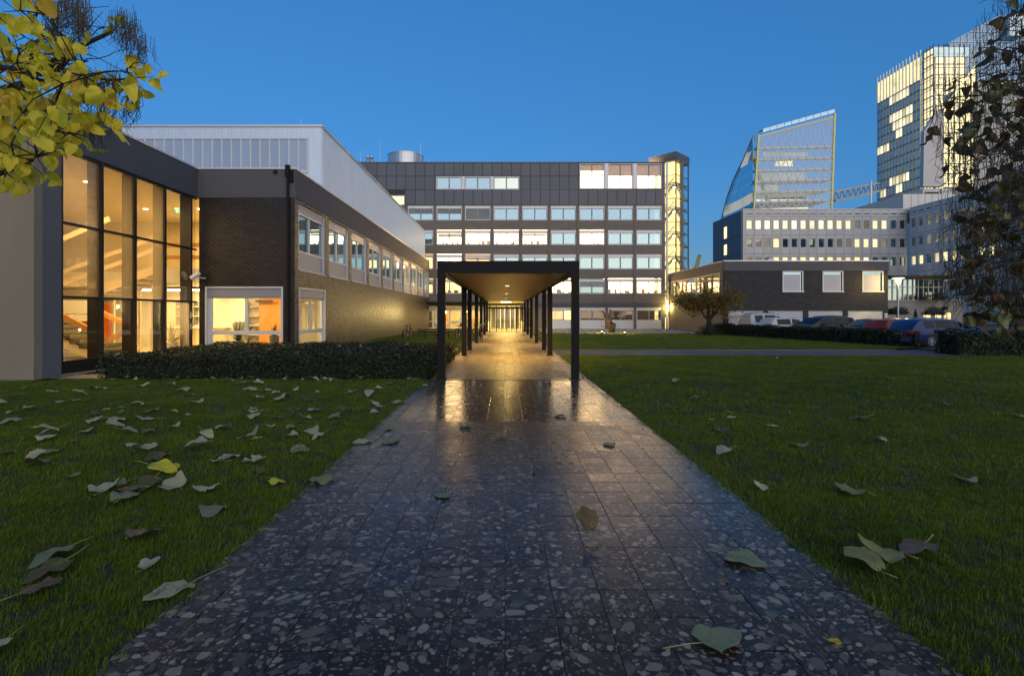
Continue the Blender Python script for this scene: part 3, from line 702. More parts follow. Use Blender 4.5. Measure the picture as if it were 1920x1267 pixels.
MB().bar((-16.2,20.0,.35),(-14.35,20.0,1.3),.05,.19).build('handrail_board', M['wood'], st)
MB().box(-15.15,-14.95,20.6,20.8,.05,3.04).build('column', M['cream'], st)
dr_ = thing('orange_door', 'bright orange door behind the stairs in the glazed hall', 'door', (-19.7,24.6,.05))
MB().box(-20.3,-18.9,24.6,24.68,.05,2.3).build('leaf', M['orange'], dr_); MB().box(-19.62,-19.6,24.595,24.6,.05,2.3).build('joint', M['dark'], dr_); MB().box(-19.5,-19.3,24.56,24.6,1.1,1.13).build('handle', M['chrome'], dr_)
# reception furniture seen through the glass
ct = thing('reception_counter', 'long cream reception counter behind the stair hall glazing', 'counter', (-16,25,.05))
MB().box(-17.2,-13.6,24.8,25.5,.05,1.05).build('front', M['cream'], ct); MB().box(-17.3,-13.5,24.7,25.6,1.05,1.1).build('top', M['white'], ct)
sh = thing('open_shelf', 'white open shelving against the reception wall', 'shelf', (-14.5,27.3,.05))
for z in (.6,1.1,1.6,2.1): MB().box(-17.5,-12.9,27.2,27.58,z,z+.04).build('board', M['white'], sh)
for k in range(6): MB().box(-17.5+k*.92,-17.46+k*.92,27.2,27.58,.05,2.4).build('upright', M['grey'], sh)
for k in range(5):
    tag(MB().box(-17.9+k*.6,-17.8+k*.6,23.3,23.38,.05,3.04).build('screen_post', M['cream']), ('first','second','third','fourth','fifth')[k]+' slim cream screen post from the left behind the hall stairs', 'post', 'screen posts in the stair hall')
# upper doors on the landing
dd = thing('glazed_door', 'cream framed glazed door on the upper landing', 'door', (-13.2,24.4,3.62))
for x in (-14.3,-13.42,-12.62): MB().box(x,x+.14,24.35,24.47,3.62,6.1).build('jamb', M['cream'], dd)
MB().box(-14.3,-12.48,24.35,24.47,5.7,5.85).build('head', M['cream'], dd)
MB().box(-13.28,-12.62,24.4,24.42,3.7,5.68).build('pane', M['skyglass'], dd)
ex = thing('exit_sign', 'glowing green exit sign hanging above the landing door', 'sign', P(337,396,22.4))
q = P(337,396,22.4); MB().box(q[0]-.2,q[0]+.2,22.38,22.42,q[2]-.08,q[2]+.08).build('panel', M['green'], ex); MB().box(q[0]-.22,q[0]+.22,22.37,22.43,q[2]+.08,q[2]+.13).build('housing', M['white'], ex)
pg = MB().box(q[0]-.12,q[0]-.07,22.372,22.379,q[2]-.05,q[2]+.05); pg.box(q[0]-.04,q[0]+.12,22.372,22.379,q[2]-.015,q[2]+.015); pg.build('pictogram', M['white'], ex)
for (x, y) in ((-15.2,16.2),(-15.2,18.6),(-15.2,20.8),(-18.5,17.4),(-18.5,20.4),(-14,23.5),(-16.5,23.5)):
    d = MB(); d.lathe((x,y,0), [(.0,6.538),(.09,6.538),(.1,6.549)], 12); d.build('downlight', M['lamp2'], hall)
lamp('hall_lamp', 'AREA', (-16.2,17.6,6.4), 185, WARM, 2.5, 4, parent=hall)
lamp('hall_lamp', 'AREA', (-15.5,23.5,6.4), 110, WARM, 2.5, 3, parent=hall)
lamp('hall_lamp', 'AREA', (-16.5,25.3,2.95), 170, (1,.68,.24), 4, 2, parent=hall)
lamp('hall_lamp', 'AREA', (-14.6,19.8,2.95), 90, (1,.66,.24), 1.2, 1.2, parent=hall)
lamp('hall_lamp', 'AREA', (-17,16.2,1.3), 30, (1,.70,.28), 1.5, 1.5, rot=(R(180),0,0), parent=hall)
MB().box(-15.6,-13.2,25.5,26.0,2.9,2.98).build('ceiling_light', M['lit1'], hall); MB().box(-18.6,-16.2,25.5,26.0,2.9,2.98).build('ceiling_light', M['lit1'], hall)

# corner room behind the big front window
rm = thing('corner_room_fittings', 'orange brick feature wall with white partitions behind the front window', 'wall', (-10.2,27,.05))
MB().box(-12.3,-11.0,25.6,25.7,.05,3.0).build('feature_wall', M['orange_wall'], rm)
MB().box(-14.5,-12.75,25.2,25.3,.05,3.0).build('partition', M['white'], rm)
MB().box(-12.35,-11.5,25.3,25.35,2.32,2.42).build('name_bar', M['dark'], rm)
MB().box(-13.1,-12.6,24.7,25.1,.5,1.35).build('cabinet', M['grey'], rm)
MB().box(-12.4,-8.9,21.3,27.5,2.98,3.03).build('ceiling', M['white'], rm)
lamp('room_lamp', 'AREA', (-12.4,23.4,2.9), 70, (1,.74,.34), 1.6, 2, parent=rm)
lamp('room_lamp', 'AREA', (-10.2,23.6,2.9), 60, (1,.70,.28), 1.2, 2, parent=rm)
for x, y in ((-11.6,22.6),(-9.9,22.8),(-9.4,24.6),(-9.9,24.8)):
    d = MB(); d.lathe((x,y,0), [(.0,2.965),(.07,2.965),(.08,2.979)], 12); d.build('downlight', M['lamp2'], rm)
def spiky_plant(loc, h, n, label, pot=.35, seed=1, arch=.9):
    r = random.Random(seed); t = thing('potted_plant', label, 'plant', loc); x0, y0, z0 = loc
    MB().lathe(loc, [(0,0),(.16,0),(.2,pot),(.17,pot),(.0,pot-.03)], 14).build('pot', M['grey'], t)
    m = MB()
    for k in range(n):
        a = r.random()*6.283; L = h*r.uniform(.5,1); e = r.uniform(.5,1.45); tt = r.random(); wd = .028
        pts = []
        for s in range(5):
            q = s/4; rr = L*q*math.cos(e); zz = pot-.03 + L*q*math.sin(e) - arch*L*.45*q*q*math.cos(e)
            pts.append(Vector((x0+rr*math.cos(a), y0+rr*math.sin(a), z0+zz)))
        sd = Vector((-math.sin(a), math.cos(a), 0))
        for s in range(4):
            w0, w1 = wd*(1-s/4.2), wd*(1-(s+1)/4.2); m.quad(tuple(pts[s]-sd*w0), tuple(pts[s]+sd*w0), tuple(pts[s+1]+sd*w1), tuple(pts[s+1]-sd*w1), tt)
    m.build('fronds', M['plant'], t)
spiky_plant((-11.45,22.0,.05), 1.25, 90, 'large arching spiky plant on the left behind the front window', .55, 3)
spiky_plant((-10.05,22.3,.05), .8, 50, 'smaller leafy plant in a tall pot behind the front window', .75, 4)
spiky_plant((-9.75,23.0,.05), .7, 40, 'low plant beside the orange wall in the front room', .45, 5)
spiky_plant((-9.2,22.3,.05), 1.2, 70, 'tall spiky plant behind the corner side window', .6, 6)
spiky_plant((-12.95,19.9,.05), 1.1, 60, 'spiky plant inside the glazed hall near its door', .6, 8)

# ------------------------------------------------------------------ office block at the back
FY = 58.0
def FX(u): return PX(u, FY)
def FZ(v): return PZ(v, FY)
ob = thing('office_block', 'six storey slate and brown office block facing the path', 'building', (FX(960), FY, 0))
ucol = [1193.5-53.6*k for k in range(9)]                  # window columns, from the stair tower leftwards
rows = {1: (385.5,413), 2: (430.5,459), 3: (476,504.5), 4: (522,550.5)}
XL, XR = FX(600), FX(1247)
holes = []
for u in ucol:
    for a, b in rows.values(): holes.append((FX(u), FX(u+47.7), FZ(b), FZ(a)))
gr_cols = [1033, 1087, 1140.3, 1193.5]
for u in gr_cols: holes.append((FX(u), FX(u+47.7), FZ(617), FZ(576.5)))
holes.append((FX(798), FX(1000), .0, FZ(574)))
topw = [(818,866,331,355.2),(871,920,331,355.2),(925.5,973.5,331,355.2)]
tallw = [(1086.8,1133.5,306.5,354),(1140,1187,306.5,354),(1193.8,1240.7,306.5,354)]
for u0, u1, a, b in topw+tallw+[(727.5,758.5,366.5,384.5)]: holes.append((FX(u0), FX(u1), FZ(b), FZ(a)))
c = MB(); holed(c, 'x', FY, FY+.35, XL, XR, 0, FZ(385), [h for h in holes if h[2] < FZ(385)]); c.build('brown_wall', M['facade'], ob)
c = MB(); holed(c, 'x', FY+.05, FY+.35, XL, XR, FZ(385), FZ(304.5), [h for h in holes if h[3] > FZ(384)]); c.build('upper_wall', M['dark'], ob)
MB().box(XL, XR, FY+.36, FY+16, FZ(304.5)-.3, FZ(304.5)-.05).build('roof', M['grey'], ob)
MB().box(XR-.3, XR, FY+.36, FY+16, 0, FZ(304.5)-.3).build('end_wall', M['slate'], ob)
MB().box(XL, XR-.31, FY+9, FY+9.2, 0, FZ(304.5)-.3).build('rear_wall', M['dark'], ob)
MB().box(XL, XR+.05, FY-.06, FY+.3, FZ(305.8), FZ(304)).build('coping', M['slate'], ob)
MB().box(FX(1000), XR, FY-.04, FY-.002, FZ(576), FZ(568)).build('band', M['plaster'], ob)
# piers read slightly proud of the brick spandrels
for u in ucol:
    MB().box(FX(u-5.6), FX(u-.4), FY-.05, FY-.002, FZ(566), FZ(386)).build('pier', M['facade'], ob)
# slate panels
pw_ = 18.0; lines = [305.5, 330.5, 356.0, 384.8]
def free(u0, u1, a, b):
    return [h for h in topw+tallw+[(727.5,758.5,366.5,384.5)] if h[0] < u1-1 and h[1] > u0+1 and h[2] < b-1 and h[3] > a+1]
pcache = {}
for r in range(3):
    u = 1247 - pw_*34.0
    while u < 1246:
        u0, u1 = u, min(u+pw_, 1247); a, b = lines[r], lines[r+1]; hs = free(u0, u1, a, b); segs = [(u0, u1)]
        for h in hs:
            ns = []
            for s0, s1 in segs:
                if h[0] > s0: ns.append((s0, min(h[0], s1)))
                if h[1] < s1: ns.append((max(h[1], s0), s1))
            segs = [s for s in ns if s[1]-s[0] > 1.2]
        for s0, s1 in segs:
            key = (round(s1-s0, 1), r)
            if key not in pcache:
                hw = (s1-s0)*FY/FPX/2-.028; pcache[key] = MB().box(-hw, hw, -.03, .02, FZ(b)+.028, FZ(a)-.028).mesh('slate_panel', M['panel'])
            link('slate_panel', pcache[key], ob, (FX((s0+s1)/2), FY+.025+rnd.uniform(-.004,.004), 0))
        u += pw_
MB().box(FX(945), XR, FY-.004, FY+.05, FZ(357.2), FZ(355.9)).build('flashing', M['slate'], ob)
# windows
def frame_mesh(wd, ht, top=.24, f=.075, mul=True, mid=None, lower=None):
    m = MB(); h = wd/2
    m.box(-h,-h+f,-.06,.1,0,ht); m.box(h-f,h,-.06,.1,0,ht); m.box(-h+f,h-f,-.06,.1,ht-f,ht); m.box(-h+f,h-f,-.06,.1,0,f)
    if top: m.box(-h+f,h-f,-.03,.1,ht-f-top,ht-f)
    m.mi = 1
    g = .05; zb, zt = (lower or f), ht-f-top
    if lower: m.mi = 0; m.box(-h+f,h-f,-.02,.1,f,lower); m.mi = 1
    for p, q in ((-h+f,-h+f+g),(h-f-g,h-f)): m.box(p,q,.02,.11,zb,zt)
    m.box(-h+f+g,h-f-g,.02,.11,zt-g,zt); m.box(-h+f+g,h-f-g,.02,.11,zb,zb+g)
    if mul: m.box(-.07,.07,.015,.11,zb+g,zt-g)
    if mid: m.box(-h+f+g,h-f-g,.018,.11,mid-.05,mid+.05)
    return m, (h-f-g, zb+g, zt-g)
M['sash'] = pmat('grey_sash', (.24,.26,.29), .45)
WD, HT = FX(47.7)-FX(0), FZ(385.5)-FZ(413)
fm, (hx, za, zb_) = frame_mesh(WD, HT); fme = fm.mesh('window', [M['alu'], M['sash']])
pane_me = MB().box(-(hx-.07)/2,(hx-.07)/2,-.006,.006,za,zb_).mesh('pane', M['skyglass'])
room = MB(); room.quad((-1.45,.2,0),(1.45,.2,0),(1.45,3.2,0),(-1.45,3.2,0)); room.quad((-1.45,.2,0),(-1.45,3.2,0),(-1.45,3.2,2.4),(-1.45,.2,2.4)); room.quad((1.45,.2,0),(1.45,3.2,0),(1.45,3.2,2.4),(1.45,.2,2.4))
room.quad((-1.45,3.2,0),(1.45,3.2,0),(1.45,3.2,2.4),(-1.45,3.2,2.4)); room.quad((-1.45,.2,2.4),(1.45,.2,2.4),(1.45,3.2,2.4),(-1.45,3.2,2.4))
room_me = room.mesh('room', M['lit1'])
blind_full = MB()
z = za
while z < zb_: blind_full.box(-hx,hx,.12,.14,z,z+.05); z += .062
blind_full = blind_full.mesh('blind', M['blind'])
blind_half = MB(); z = (za+zb_)/2+.05
while z < zb_: blind_half.box(-hx,hx,.12,.14,z,z+.05); z += .062
blind_half = blind_half.mesh('blind', M['blind'])
cfg = {  # glass and room for each window (row, column counted from the stair tower)
 1: dict(enumerate(['s']*5+['s','B','b','b'])),
 2: dict(enumerate(['d','d','L','d','L','L','L','L','s'])),
 3: dict(enumerate(['p','p','p','p','p','p','W','L','W'])),
 4: dict(enumerate(['L','L','h','L','h','h','h','W','W']))}
sill_plants = []
for r, (a, b) in rows.items():
    for i, u in enumerate(ucol):
        k = cfg[r][i]; x, zz = FX(u+23.85), FZ(b); y = FY+.12
        o = link('window', fme, ob, (x, y, zz))
        gm = {'L': 'clearlit', 'W': 'clearlit', 'd': 'paleglass', 'p': 'paleglass', 's': 'skyglass', 'B': 'skyglass', 'b': 'skyglass', 'h': 'skyglass'}[k]
        for s in (-1, 1):
            p = link('pane', pane_me, o, (x+s*(hx+.07)/2, y+.06, zz)); setmat(p, M[gm])
        rmm = {'L': 'lit1', 'W': 'lit2', 'd': 'lit3', 'p': 'lit3'}.get(k, 'litd')
        q = link('room', room_me, o, (x, y+.35, zz-.3)); setmat(q, M[rmm])
        if k == 'B': link('blind', blind_full, o, (x, y-.08, zz))
        if k in 'bh': link('blind', blind_half, o, (x, y-.08, zz))
        if k in 'sdp' and (i*5+r*3) % 4 == 0:
            hb_ = rnd.choice((.35,.6)); MB().box(x-hx, x+(hx if i % 2 else -.1), y+.2, y+.22, zz+zb_-hb_, zz+zb_).build('roller_blind', M['blind_w'], o)
        if k in 'LW':
            fu = MB(); xx = x-hx+.1
            while xx < x+hx-.3:
                w2 = rnd.uniform(.15,.5); h2 = rnd.choice((.06,.1,.16,.28,.42)); fu.box(xx, min(xx+w2, x+hx), y+.5, y+.7, zz, zz+za+h2); xx += w2+rnd.uniform(.05,.4)
            fu.build('desk_clutter', M['dark' if i % 2 else 'wood'], o)
            if (i+r) % 3 == 0: MB().box(x-hx, x+hx, y+.25, y+.26, zz+zb_-rnd.choice((.25,.4)), zz+zb_).build('roller_blind', M['blind_warm'], o)
        if k in 'LW' and (i+r) % 2: sill_plants.append((x+rnd.uniform(-.9,.9), y+.45, zz+.1, r, i))
# ground floor windows with panels below
gm_, (gx, ga, gb) = frame_mesh(WD, FZ(576.5)-FZ(617), top=.26, lower=1.02); gme = gm_.mesh('window', [M['alu'], M['sash']])
gp_me = MB().box(-(gx-.07)/2,(gx-.07)/2,-.006,.006,ga,gb).mesh('pane', M['skyglass'])
for i, u in enumerate(gr_cols):
    x, zz, y = FX(u+23.85), FZ(617), FY+.1
    o = link('window', gme, ob, (x, y, zz))
    for s in (-1, 1): setmat(link('pane', gp_me, o, (x+s*(gx+.07)/2, y+.06, zz)), M['clear'])
    q = link('room', room_me, o, (x, y+.3, zz+.4), scale=(1,1,.9)); setmat(q, M['lit4' if i == 0 and False else 'litd'])
    if i == 0: setmat(q, M['lit2'])
    cu = MB()
    if i == 0:
        for k in range(14): cu.box(x-1.35+k*.1, x-1.29+k*.1, y+.2, y+.24, zz+1.0, zz+2.3)
        cu.build('curtain', M['cream'], o)
# strip windows near the top
sm, (sx, sa, sb) = frame_mesh(FX(48.4)-FX(0), FZ(331)-FZ(355.2), top=0); sme = sm.mesh('window', [M['alu'], M['sash']])
sp_me = MB().box(-(sx-.07)/2,(sx-.07)/2,-.006,.006,sa,sb).mesh('pane', M['skyglass'])
for i, (u0, u1, a, b) in enumerate(topw):
    x, zz, y = FX((u0+u1)/2), FZ(b), FY+.1
    o = link('window', sme, ob, (x, y, zz))
    for s in (-1, 1): setmat(link('pane', sp_me, o, (x+s*(sx+.07)/2, y+.06, zz)), M['paleglass' if i == 2 else 'skyglass'])
    setmat(link('room', room_me, o, (x, y+.3, zz-.4)), M['lit2' if i == 2 else 'litd'])
for u0 in (866.2, 920.2): MB().box(FX(u0), FX(u0+4.8), FY-.02, FY+.25, FZ(355.2), FZ(331)).build('window_mullion', M['alu'], ob)
tm, (tx, ta, tb) = frame_mesh(FX(46.8)-FX(0), FZ(306.5)-FZ(354), top=0, mid=(FZ(306.5)-FZ(354))*.53); tme = tm.mesh('window', [M['alu'], M['sash']])
tmid = (FZ(306.5)-FZ(354))*.53
tp_lo = MB().box(-(tx-.07)/2,(tx-.07)/2,-.006,.006,ta,tmid-.05).mesh('pane', M['clearlit']); tp_hi = MB().box(-(tx-.07)/2,(tx-.07)/2,-.006,.006,tmid+.05,tb).mesh('pane', M['clearlit'])
for i, (u0, u1, a, b) in enumerate(tallw):
    x, zz, y = FX((u0+u1)/2), FZ(b), FY+.1
    o = link('window', tme, ob, (x, y, zz))
    for s in (-1, 1):
        link('pane', tp_lo, o, (x+s*(tx+.07)/2, y+.06, zz)); link('pane', tp_hi, o, (x+s*(tx+.07)/2, y+.06, zz))
        MB().box(x+s*(tx+.07)/2-(tx-.07)/2, x+s*(tx+.07)/2+(tx-.07)/2, y+.1, y+.11, zz+tmid+(.55 if i == 0 else .05), zz+tb).build('screen', M['blind_warm'], o)
    q = link('room', room_me, o, (x, y+.3, zz-.2), scale=(1,1,1.35)); setmat(q, M['lit1'])
for u0 in (1133.8, 1187.3): MB().box(FX(u0), FX(u0+6), FY-.03, FY+.25, FZ(354), FZ(306.5)).build('window_mullion', M['alu'], ob)
# small lit window by the clad storey
o = MB(); x0, x1, z0, z1 = FX(727.5), FX(758.5), FZ(384.5), FZ(366.5)
for q in ((x0,x0+.1,z0,z1),(x1-.1,x1,z0,z1),(x0+.1,x1-.1,z0,z0+.1),(x0+.1,x1-.1,z1-.1,z1)): o.box(q[0],q[1],FY+.02,FY+.2,q[2],q[3])
o = o.build('window', M['alu'], ob); MB().box(x0+.1,x1-.1,FY+.12,FY+.13,z0+.1,z1-.1).build('pane', M['clearlit'], o)
setmat(link('room', room_me, o, ((x0+x1)/2, FY+.4, z0-.3)), M['lit2'])
for k, (x, y, z, r, i) in enumerate(sill_plants):
    rr = random.Random(k); pl = MB()
    for q in range(16):
        a = rr.random()*6.28; L = rr.uniform(.2,.55); e = rr.uniform(.5,1.5); p0 = Vector((x, y, z)); p1 = p0+Vector((math.cos(a)*math.cos(e), math.sin(a)*math.cos(e)*.4, math.sin(e)))*L
        sd = Vector((.05,0,.03)); pl.poly([tuple(p0), tuple(p0*.4+p1*.6+sd), tuple(p1), tuple(p0*.4+p1*.6-sd)], rr.random())
    nm = {2: 'third', 3: 'fourth', 4: 'fifth'}[r]
    tag(pl.build('sill_plant', M['plant'], None, loc=(x,y,z)), 'small plant in lit window, %s row down, %s column from the glass stair tower' % (nm, ('first','second','third','fourth','fifth','sixth','seventh','eighth','ninth')[i]), 'plant', 'sill plants in the office block')
# things on the roof
RZ = FZ(304)
tk = thing('roof_tank', 'round silver metal plant drum on the office block roof', 'roof drum', (FX(751), FY+3, RZ))
ms = MB(); ms.lathe((FX(751),FY+3,RZ), [(2.1,-.3),(2.1,1.55),(2.0,1.62),(.0,1.66)], 40); ms.build('drum', M['steel'], tk, smooth=False)
MB().lathe((FX(751),FY+3,RZ), [(2.13,1.45),(2.13,1.56)], 40).build('rim', M['steel'], tk)
for k, u in enumerate((683.2, 690.6)):
    f = thing('roof_flue', ('left' if k == 0 else 'right')+' of two short silver flue pipes on the office block roof', 'flue', (FX(u), FY+1.5, RZ), 'flue pipes on the roof')
    MB().lathe((FX(u),FY+1.5,RZ), [(.19,-.2),(.19,.95),(.0,.96)], 14).build('pipe', M['steel'], f, True); MB().lathe((FX(u),FY+1.5,RZ), [(.23,.95),(.23,1.08),(0,1.09)], 14).build('cap', M['steel'], f)
for u, v, wh in ((671,278,'leftmost by the flue pipes'),(708.7,262,'just left of the round drum'),(785.5,262,'just right of the round drum'),(800.5,293,'short, right of the round drum')):
    tag(MB().tube([(FX(u),FY+1,RZ-.1),(FX(u),FY+1,FZ(v))],[.03,.015],6).build('lightning_rod', M['steel']), 'thin lightning rod on the roof, '+wh, 'lightning rod', 'lightning rods')
for u, v, Y in ((597.7-33,226,26.0),(247,224,26.0)):
    tag(MB().tube([(PX(u,Y),Y,10.5),(PX(u,Y),Y,PZ(v,Y)+.1)],[.015,.008],6).build('lightning_rod', M['steel']), 'thin lightning rod on the clad storey, '+('near its corner' if u > 400 else 'far along by the hall roof'), 'lightning rod', 'lightning rods')

# ground floor lobby beside the entrance, and the glass entrance porch
lb = thing('lobby_front', 'lit ground floor lobby glazing left of the entrance', 'shopfront', (FX(860), FY, 0))
MB().box(FX(796), FX(915), FY-2.1, FY+.3, FZ(571.5), FZ(566.8)).build('flat_roof', M['black'], lb)
MB().box(FX(796), FX(800.5), FY-2.1, FY-1.9, 0.05, FZ(571.5)).build('side_fin', M['black'], lb)
MB().box(FX(798)+.01, FX(918), FY+5, FY+5.1, .0, 2.8).build('back_wall', M['cream'], lb)
MB().box(FX(798)+.01, FX(1000), FY+.36, FY+5, -.01, .05).build('floor', M['floor'], lb)
MB().box(FX(798)+.01, FX(1000), FY+.36, FY+5, FZ(574)+.003, FZ(574)+.05).build('ceiling', M['white'], lb)
fz = MB()
for u in (798, 811, 818, 842, 864, 871, 895, 917):
    fz.box(FX(u), FX(u+2.0), FY+.1, FY+.2, .05, FZ(574.2))
fz.box(FX(800), FX(917), FY+.11, FY+.19, FZ(582.5), FZ(575.5)); fz.box(FX(800), FX(917), FY+.11, FY+.19, FZ(603.5), FZ(601.5))
fz.build('frame', M['alu'], lb)
for u0, u1 in ((800,811),(820,842),(844,864),(873,895),(897,917)):
    MB().box(FX(u0), FX(u1), FY+.14, FY+.15, .1, FZ(603.5)).build('pane', M['clear'], lb); MB().box(FX(u0), FX(u1), FY+.14, FY+.15, FZ(601.5), FZ(582.5)).build('pane', M['clear'], lb)
for k, u in enumerate((803, 828, 856, 880, 905)):
    MB().box(FX(u), FX(u+6), FY+3.5+k*.2, FY+3.7+k*.2, .05, 2.4).build('panel', M['wood' if k % 2 else 'grey'], lb)
for k in range(4): MB().box(FX(822+k*22), FX(834+k*22), FY+1.6, FY+2.4, .45, .8).build('sofa_seat', M['white'], lb)
lamp('lobby_lamp', 'AREA', (FX(860), FY+2.5, 2.45), 160, (1,.74,.3), 6, 3, parent=lb)
po = thing('entrance_porch', 'brightly lit glass entrance porch at the end of the walkway', 'porch', (FX(950), 50, 0))
YE = 49.3
def EX(u): return PX(u, YE)
def EZ(v): return PZ(v, YE)
fz = MB()
for u, wd in ((917,2.2),(930,1.6),(940.3,.7),(949.2,2.0),(959,.7),(968,1.6),(979,2.2)): fz.box(EX(u), EX(u+wd), YE, YE+.1, .0, EZ(573.5))
fz.box(EX(915), EX(982), YE-.02, YE+.12, EZ(578.8), EZ(575.2)); fz.box(EX(917), EX(981), YE+.01, YE+.08, EZ(571.5), EZ(570.6))
fz.build('frame', M['alu_dark'], po)
for u0, u1 in ((919.2,930),(931.6,940.3),(941,949.2),(951.2,959),(959.7,968),(969.6,979)): MB().box(EX(u0), EX(u1), YE+.045, YE+.055, .03, EZ(579)).build('pane', M['clear'], po)
hd = MB()
for u in (946.5, 954): hd.tube([(EX(u),YE-.06,.8),(EX(u),YE-.06,1.5)],.018,6)
hd.build('door_handles', M['chrome'], po)
MB().box(EX(913.5), EX(983), YE+.13, FY+3, -.01, .04).build('floor', M['floor'], po)
MB().box(EX(911), EX(985.5), YE+.0, FY-.01, 2.98, 3.1).build('roof', M['black'], po)
MB().box(EX(914), EX(982.5), YE+.13, FY-.02, 2.9, 2.96).build('ceiling', M['cream'], po)
for u in (913.8, 981.6):
    MB().box(EX(u), EX(u)+.06, YE+.14, FY-.01, .05, .9).build('side_panel', M['cream'], po); MB().box(EX(u)+.02, EX(u)+.035, YE+.14, FY-.01, .9, 2.9).build('side_pane', M['clear'], po)
iv = MB()
for x in (-1.62,-1.05,-.55,-.1,.55,1.05,1.55): iv.box(x,x+.09,FY-.9,FY-.8,.05,2.6)
iv.box(-1.62,1.64,FY-.92,FY-.78,2.35,2.6); iv.build('inner_doors', M['white'], po)
MB().box(-2.2,2.2,FY+4,FY+4.1,.05,2.7).build('inner_wall', M['grey'], po)
lamp('porch_lamp', 'AREA', (.1,53,2.85), 260, (1,.78,.26), 2.5, 5, parent=po)
lamp('porch_lamp', 'AREA', (.1,FY+2,2.6), 150, (1,.78,.3), 3, 2, parent=po)
MB().box(-.4,.6,51,51.5,2.87,2.899).build('ceiling_light', M['lamp2'], po)
sy = thing('sign_post', 'slim grey sign post before the entrance doors', 'post', (EX(950.5), 48.0, 0))
MB().tube([(PX(950.3,48),48.0,0),(PX(950.3,48),48.0,2.2)],.035,8).build('pole', M['grey'], sy); MB().box(PX(948.2,48),PX(952.4,48),47.97,48.03,2.2,2.36).build('head', M['black'], sy)
wl = thing('globe_lamp', 'bright small garden lamp left of the walkway near the lobby', 'lamp', (PX(835.6,47),47,0))
q = P(835.6,585.5,47); MB().tube([(q[0],47,.05),(q[0],47,q[2]-.08)],.03,8).build('pole', M['black'], wl); b_ = MB(); b_.lathe(q, [(0,-.09),(.07,-.06),(.09,0),(.07,.06),(0,.09)], 12); b_.build('globe', M['lamp'], wl)
lamp('garden_lamp', 'POINT', (q[0],46.6,q[2]+.1), 220, (1,.70,.24), .3, parent=wl)

# ------------------------------------------------------------------ glazed stair tower
tw = thing('glass_stair_tower', 'slim glowing glass stair tower with slate cap beside the office block', 'tower', (19.2,57.3,0))
A, B, C_ = Vector((16.75,59.75)), Vector((19.17,57.3)), Vector((21.5,59.7)); D = Vector((19.1,62.2))
zt = PZ(299,57.3); zc = PZ(283.5,57.3)
def lerp(a, b, t): return a+(b-a)*t
cap = MB(); s_ = 1.0
ring = [A, B, C_, D]
for k in range(4): a, b = ring[k], ring[(k+1) % 4]; cap.quad((a.x,a.y,zt),(b.x,b.y,zt),(b.x,b.y,zc),(a.x,a.y,zc))
cap.poly([(p.x,p.y,zc) for p in ring]); cap.poly([(p.x,p.y,zt) for p in reversed(ring)]); cap.build('cap', M['slate'], tw)
ins = [lerp(p, (A+B+C_+D)/4, .06) for p in ring]; ia, ib, ic, id_ = ins
def vpost(p, nm='post', wd=.12, mt='alu_dark', z1=None): return MB().box(p.x-wd/2,p.x+wd/2,p.y-wd/2,p.y+wd/2,0,z1 or zt).build(nm, M[mt], tw)
vpost(ib); vpost(lerp(ib,ic,.45), wd=.34, mt='slate'); vpost(ic); vpost(lerp(ib,ia,.33), wd=.2, mt='alu')
zs_ = [0.2+k*1.32 for k in range(14)]
def panes(a, b, mt):
    for k in range(len(zs_)-1):
        z0, z1 = zs_[k]+.03, zs_[k+1]-.03
        m = MB(); m.quad((a.x,a.y,z0),(b.x,b.y,z0),(b.x,b.y,z1),(a.x,a.y,z1)); m.build('pane', M[mt], tw)
panes(lerp(ib,ia,.02), lerp(ib,ia,.42), 'clear'); panes(lerp(ib,ic,.02), lerp(ib,ic,.38), 'clear'); panes(lerp(ib,ic,.52), lerp(ib,ic,.98), 'clear')
tb_ = MB()
for z in zs_:
    for a, b in ((ib, lerp(ib,ia,.42)), (ib, ic)): tb_.bar((a.x,a.y,z),(b.x,b.y,z),.05,.05)
tb_.build('transoms', M['alu_dark'], tw)
core = [lerp(p, (A+B+C_+D)/4, .30) for p in ring]
cw = MB()
for k in range(4): a, b = core[k], core[(k+1) % 4]; cw.quad((a.x,a.y,0),(b.x,b.y,0),(b.x,b.y,zt-.02),(a.x,a.y,zt-.02))
cw.build('stair_core', M['lit5'], tw)
fl = MB()
for k in range(1, 7):
    z = k*2.75; fl.poly([(p.x,p.y,z) for p in [lerp(q, (A+B+C_+D)/4, .08) for q in ring]]); fl.poly([(p.x,p.y,z-.18) for p in [lerp(q, (A+B+C_+D)/4, .08) for q in ring]])
    a, b = lerp(ia,ib,.3), lerp(ib,ia,.02); fl.bar((a.x,a.y+.5,z-2.4),(b.x,b.y+.4,z-.3),.5,.12)
    fl.bar((a.x,a.y+.45,z-1.5),(b.x,b.y+.35,z+.6),.05,.06); a, b = lerp(ib,ic,.1), lerp(ib,ic,.9); fl.bar((a.x,a.y+.5,z-.3),(b.x,b.y+.5,z-1.6),.5,.12)
fl.build('stair_flights', M['grey'], tw)
st_l = MB()
for k in range(6): st_l.box(ib.x-.25,ib.x+.15,ib.y+.55,ib.y+.62,k*2.75+2.2,k*2.75+2.28)
st_l.build('lamps', M['lamp2'], tw)
lamp('tower_lamp', 'POINT', (19.15,58.2,9), 160, (1,.76,.26), .3, parent=tw); lamp('tower_lamp', 'POINT', (19.15,58.2,15), 120, (1,.76,.26), .3, parent=tw); lamp('tower_lamp', 'POINT', (18.4,57.6,2.5), 60, (1,.72,.22), .2, parent=tw)

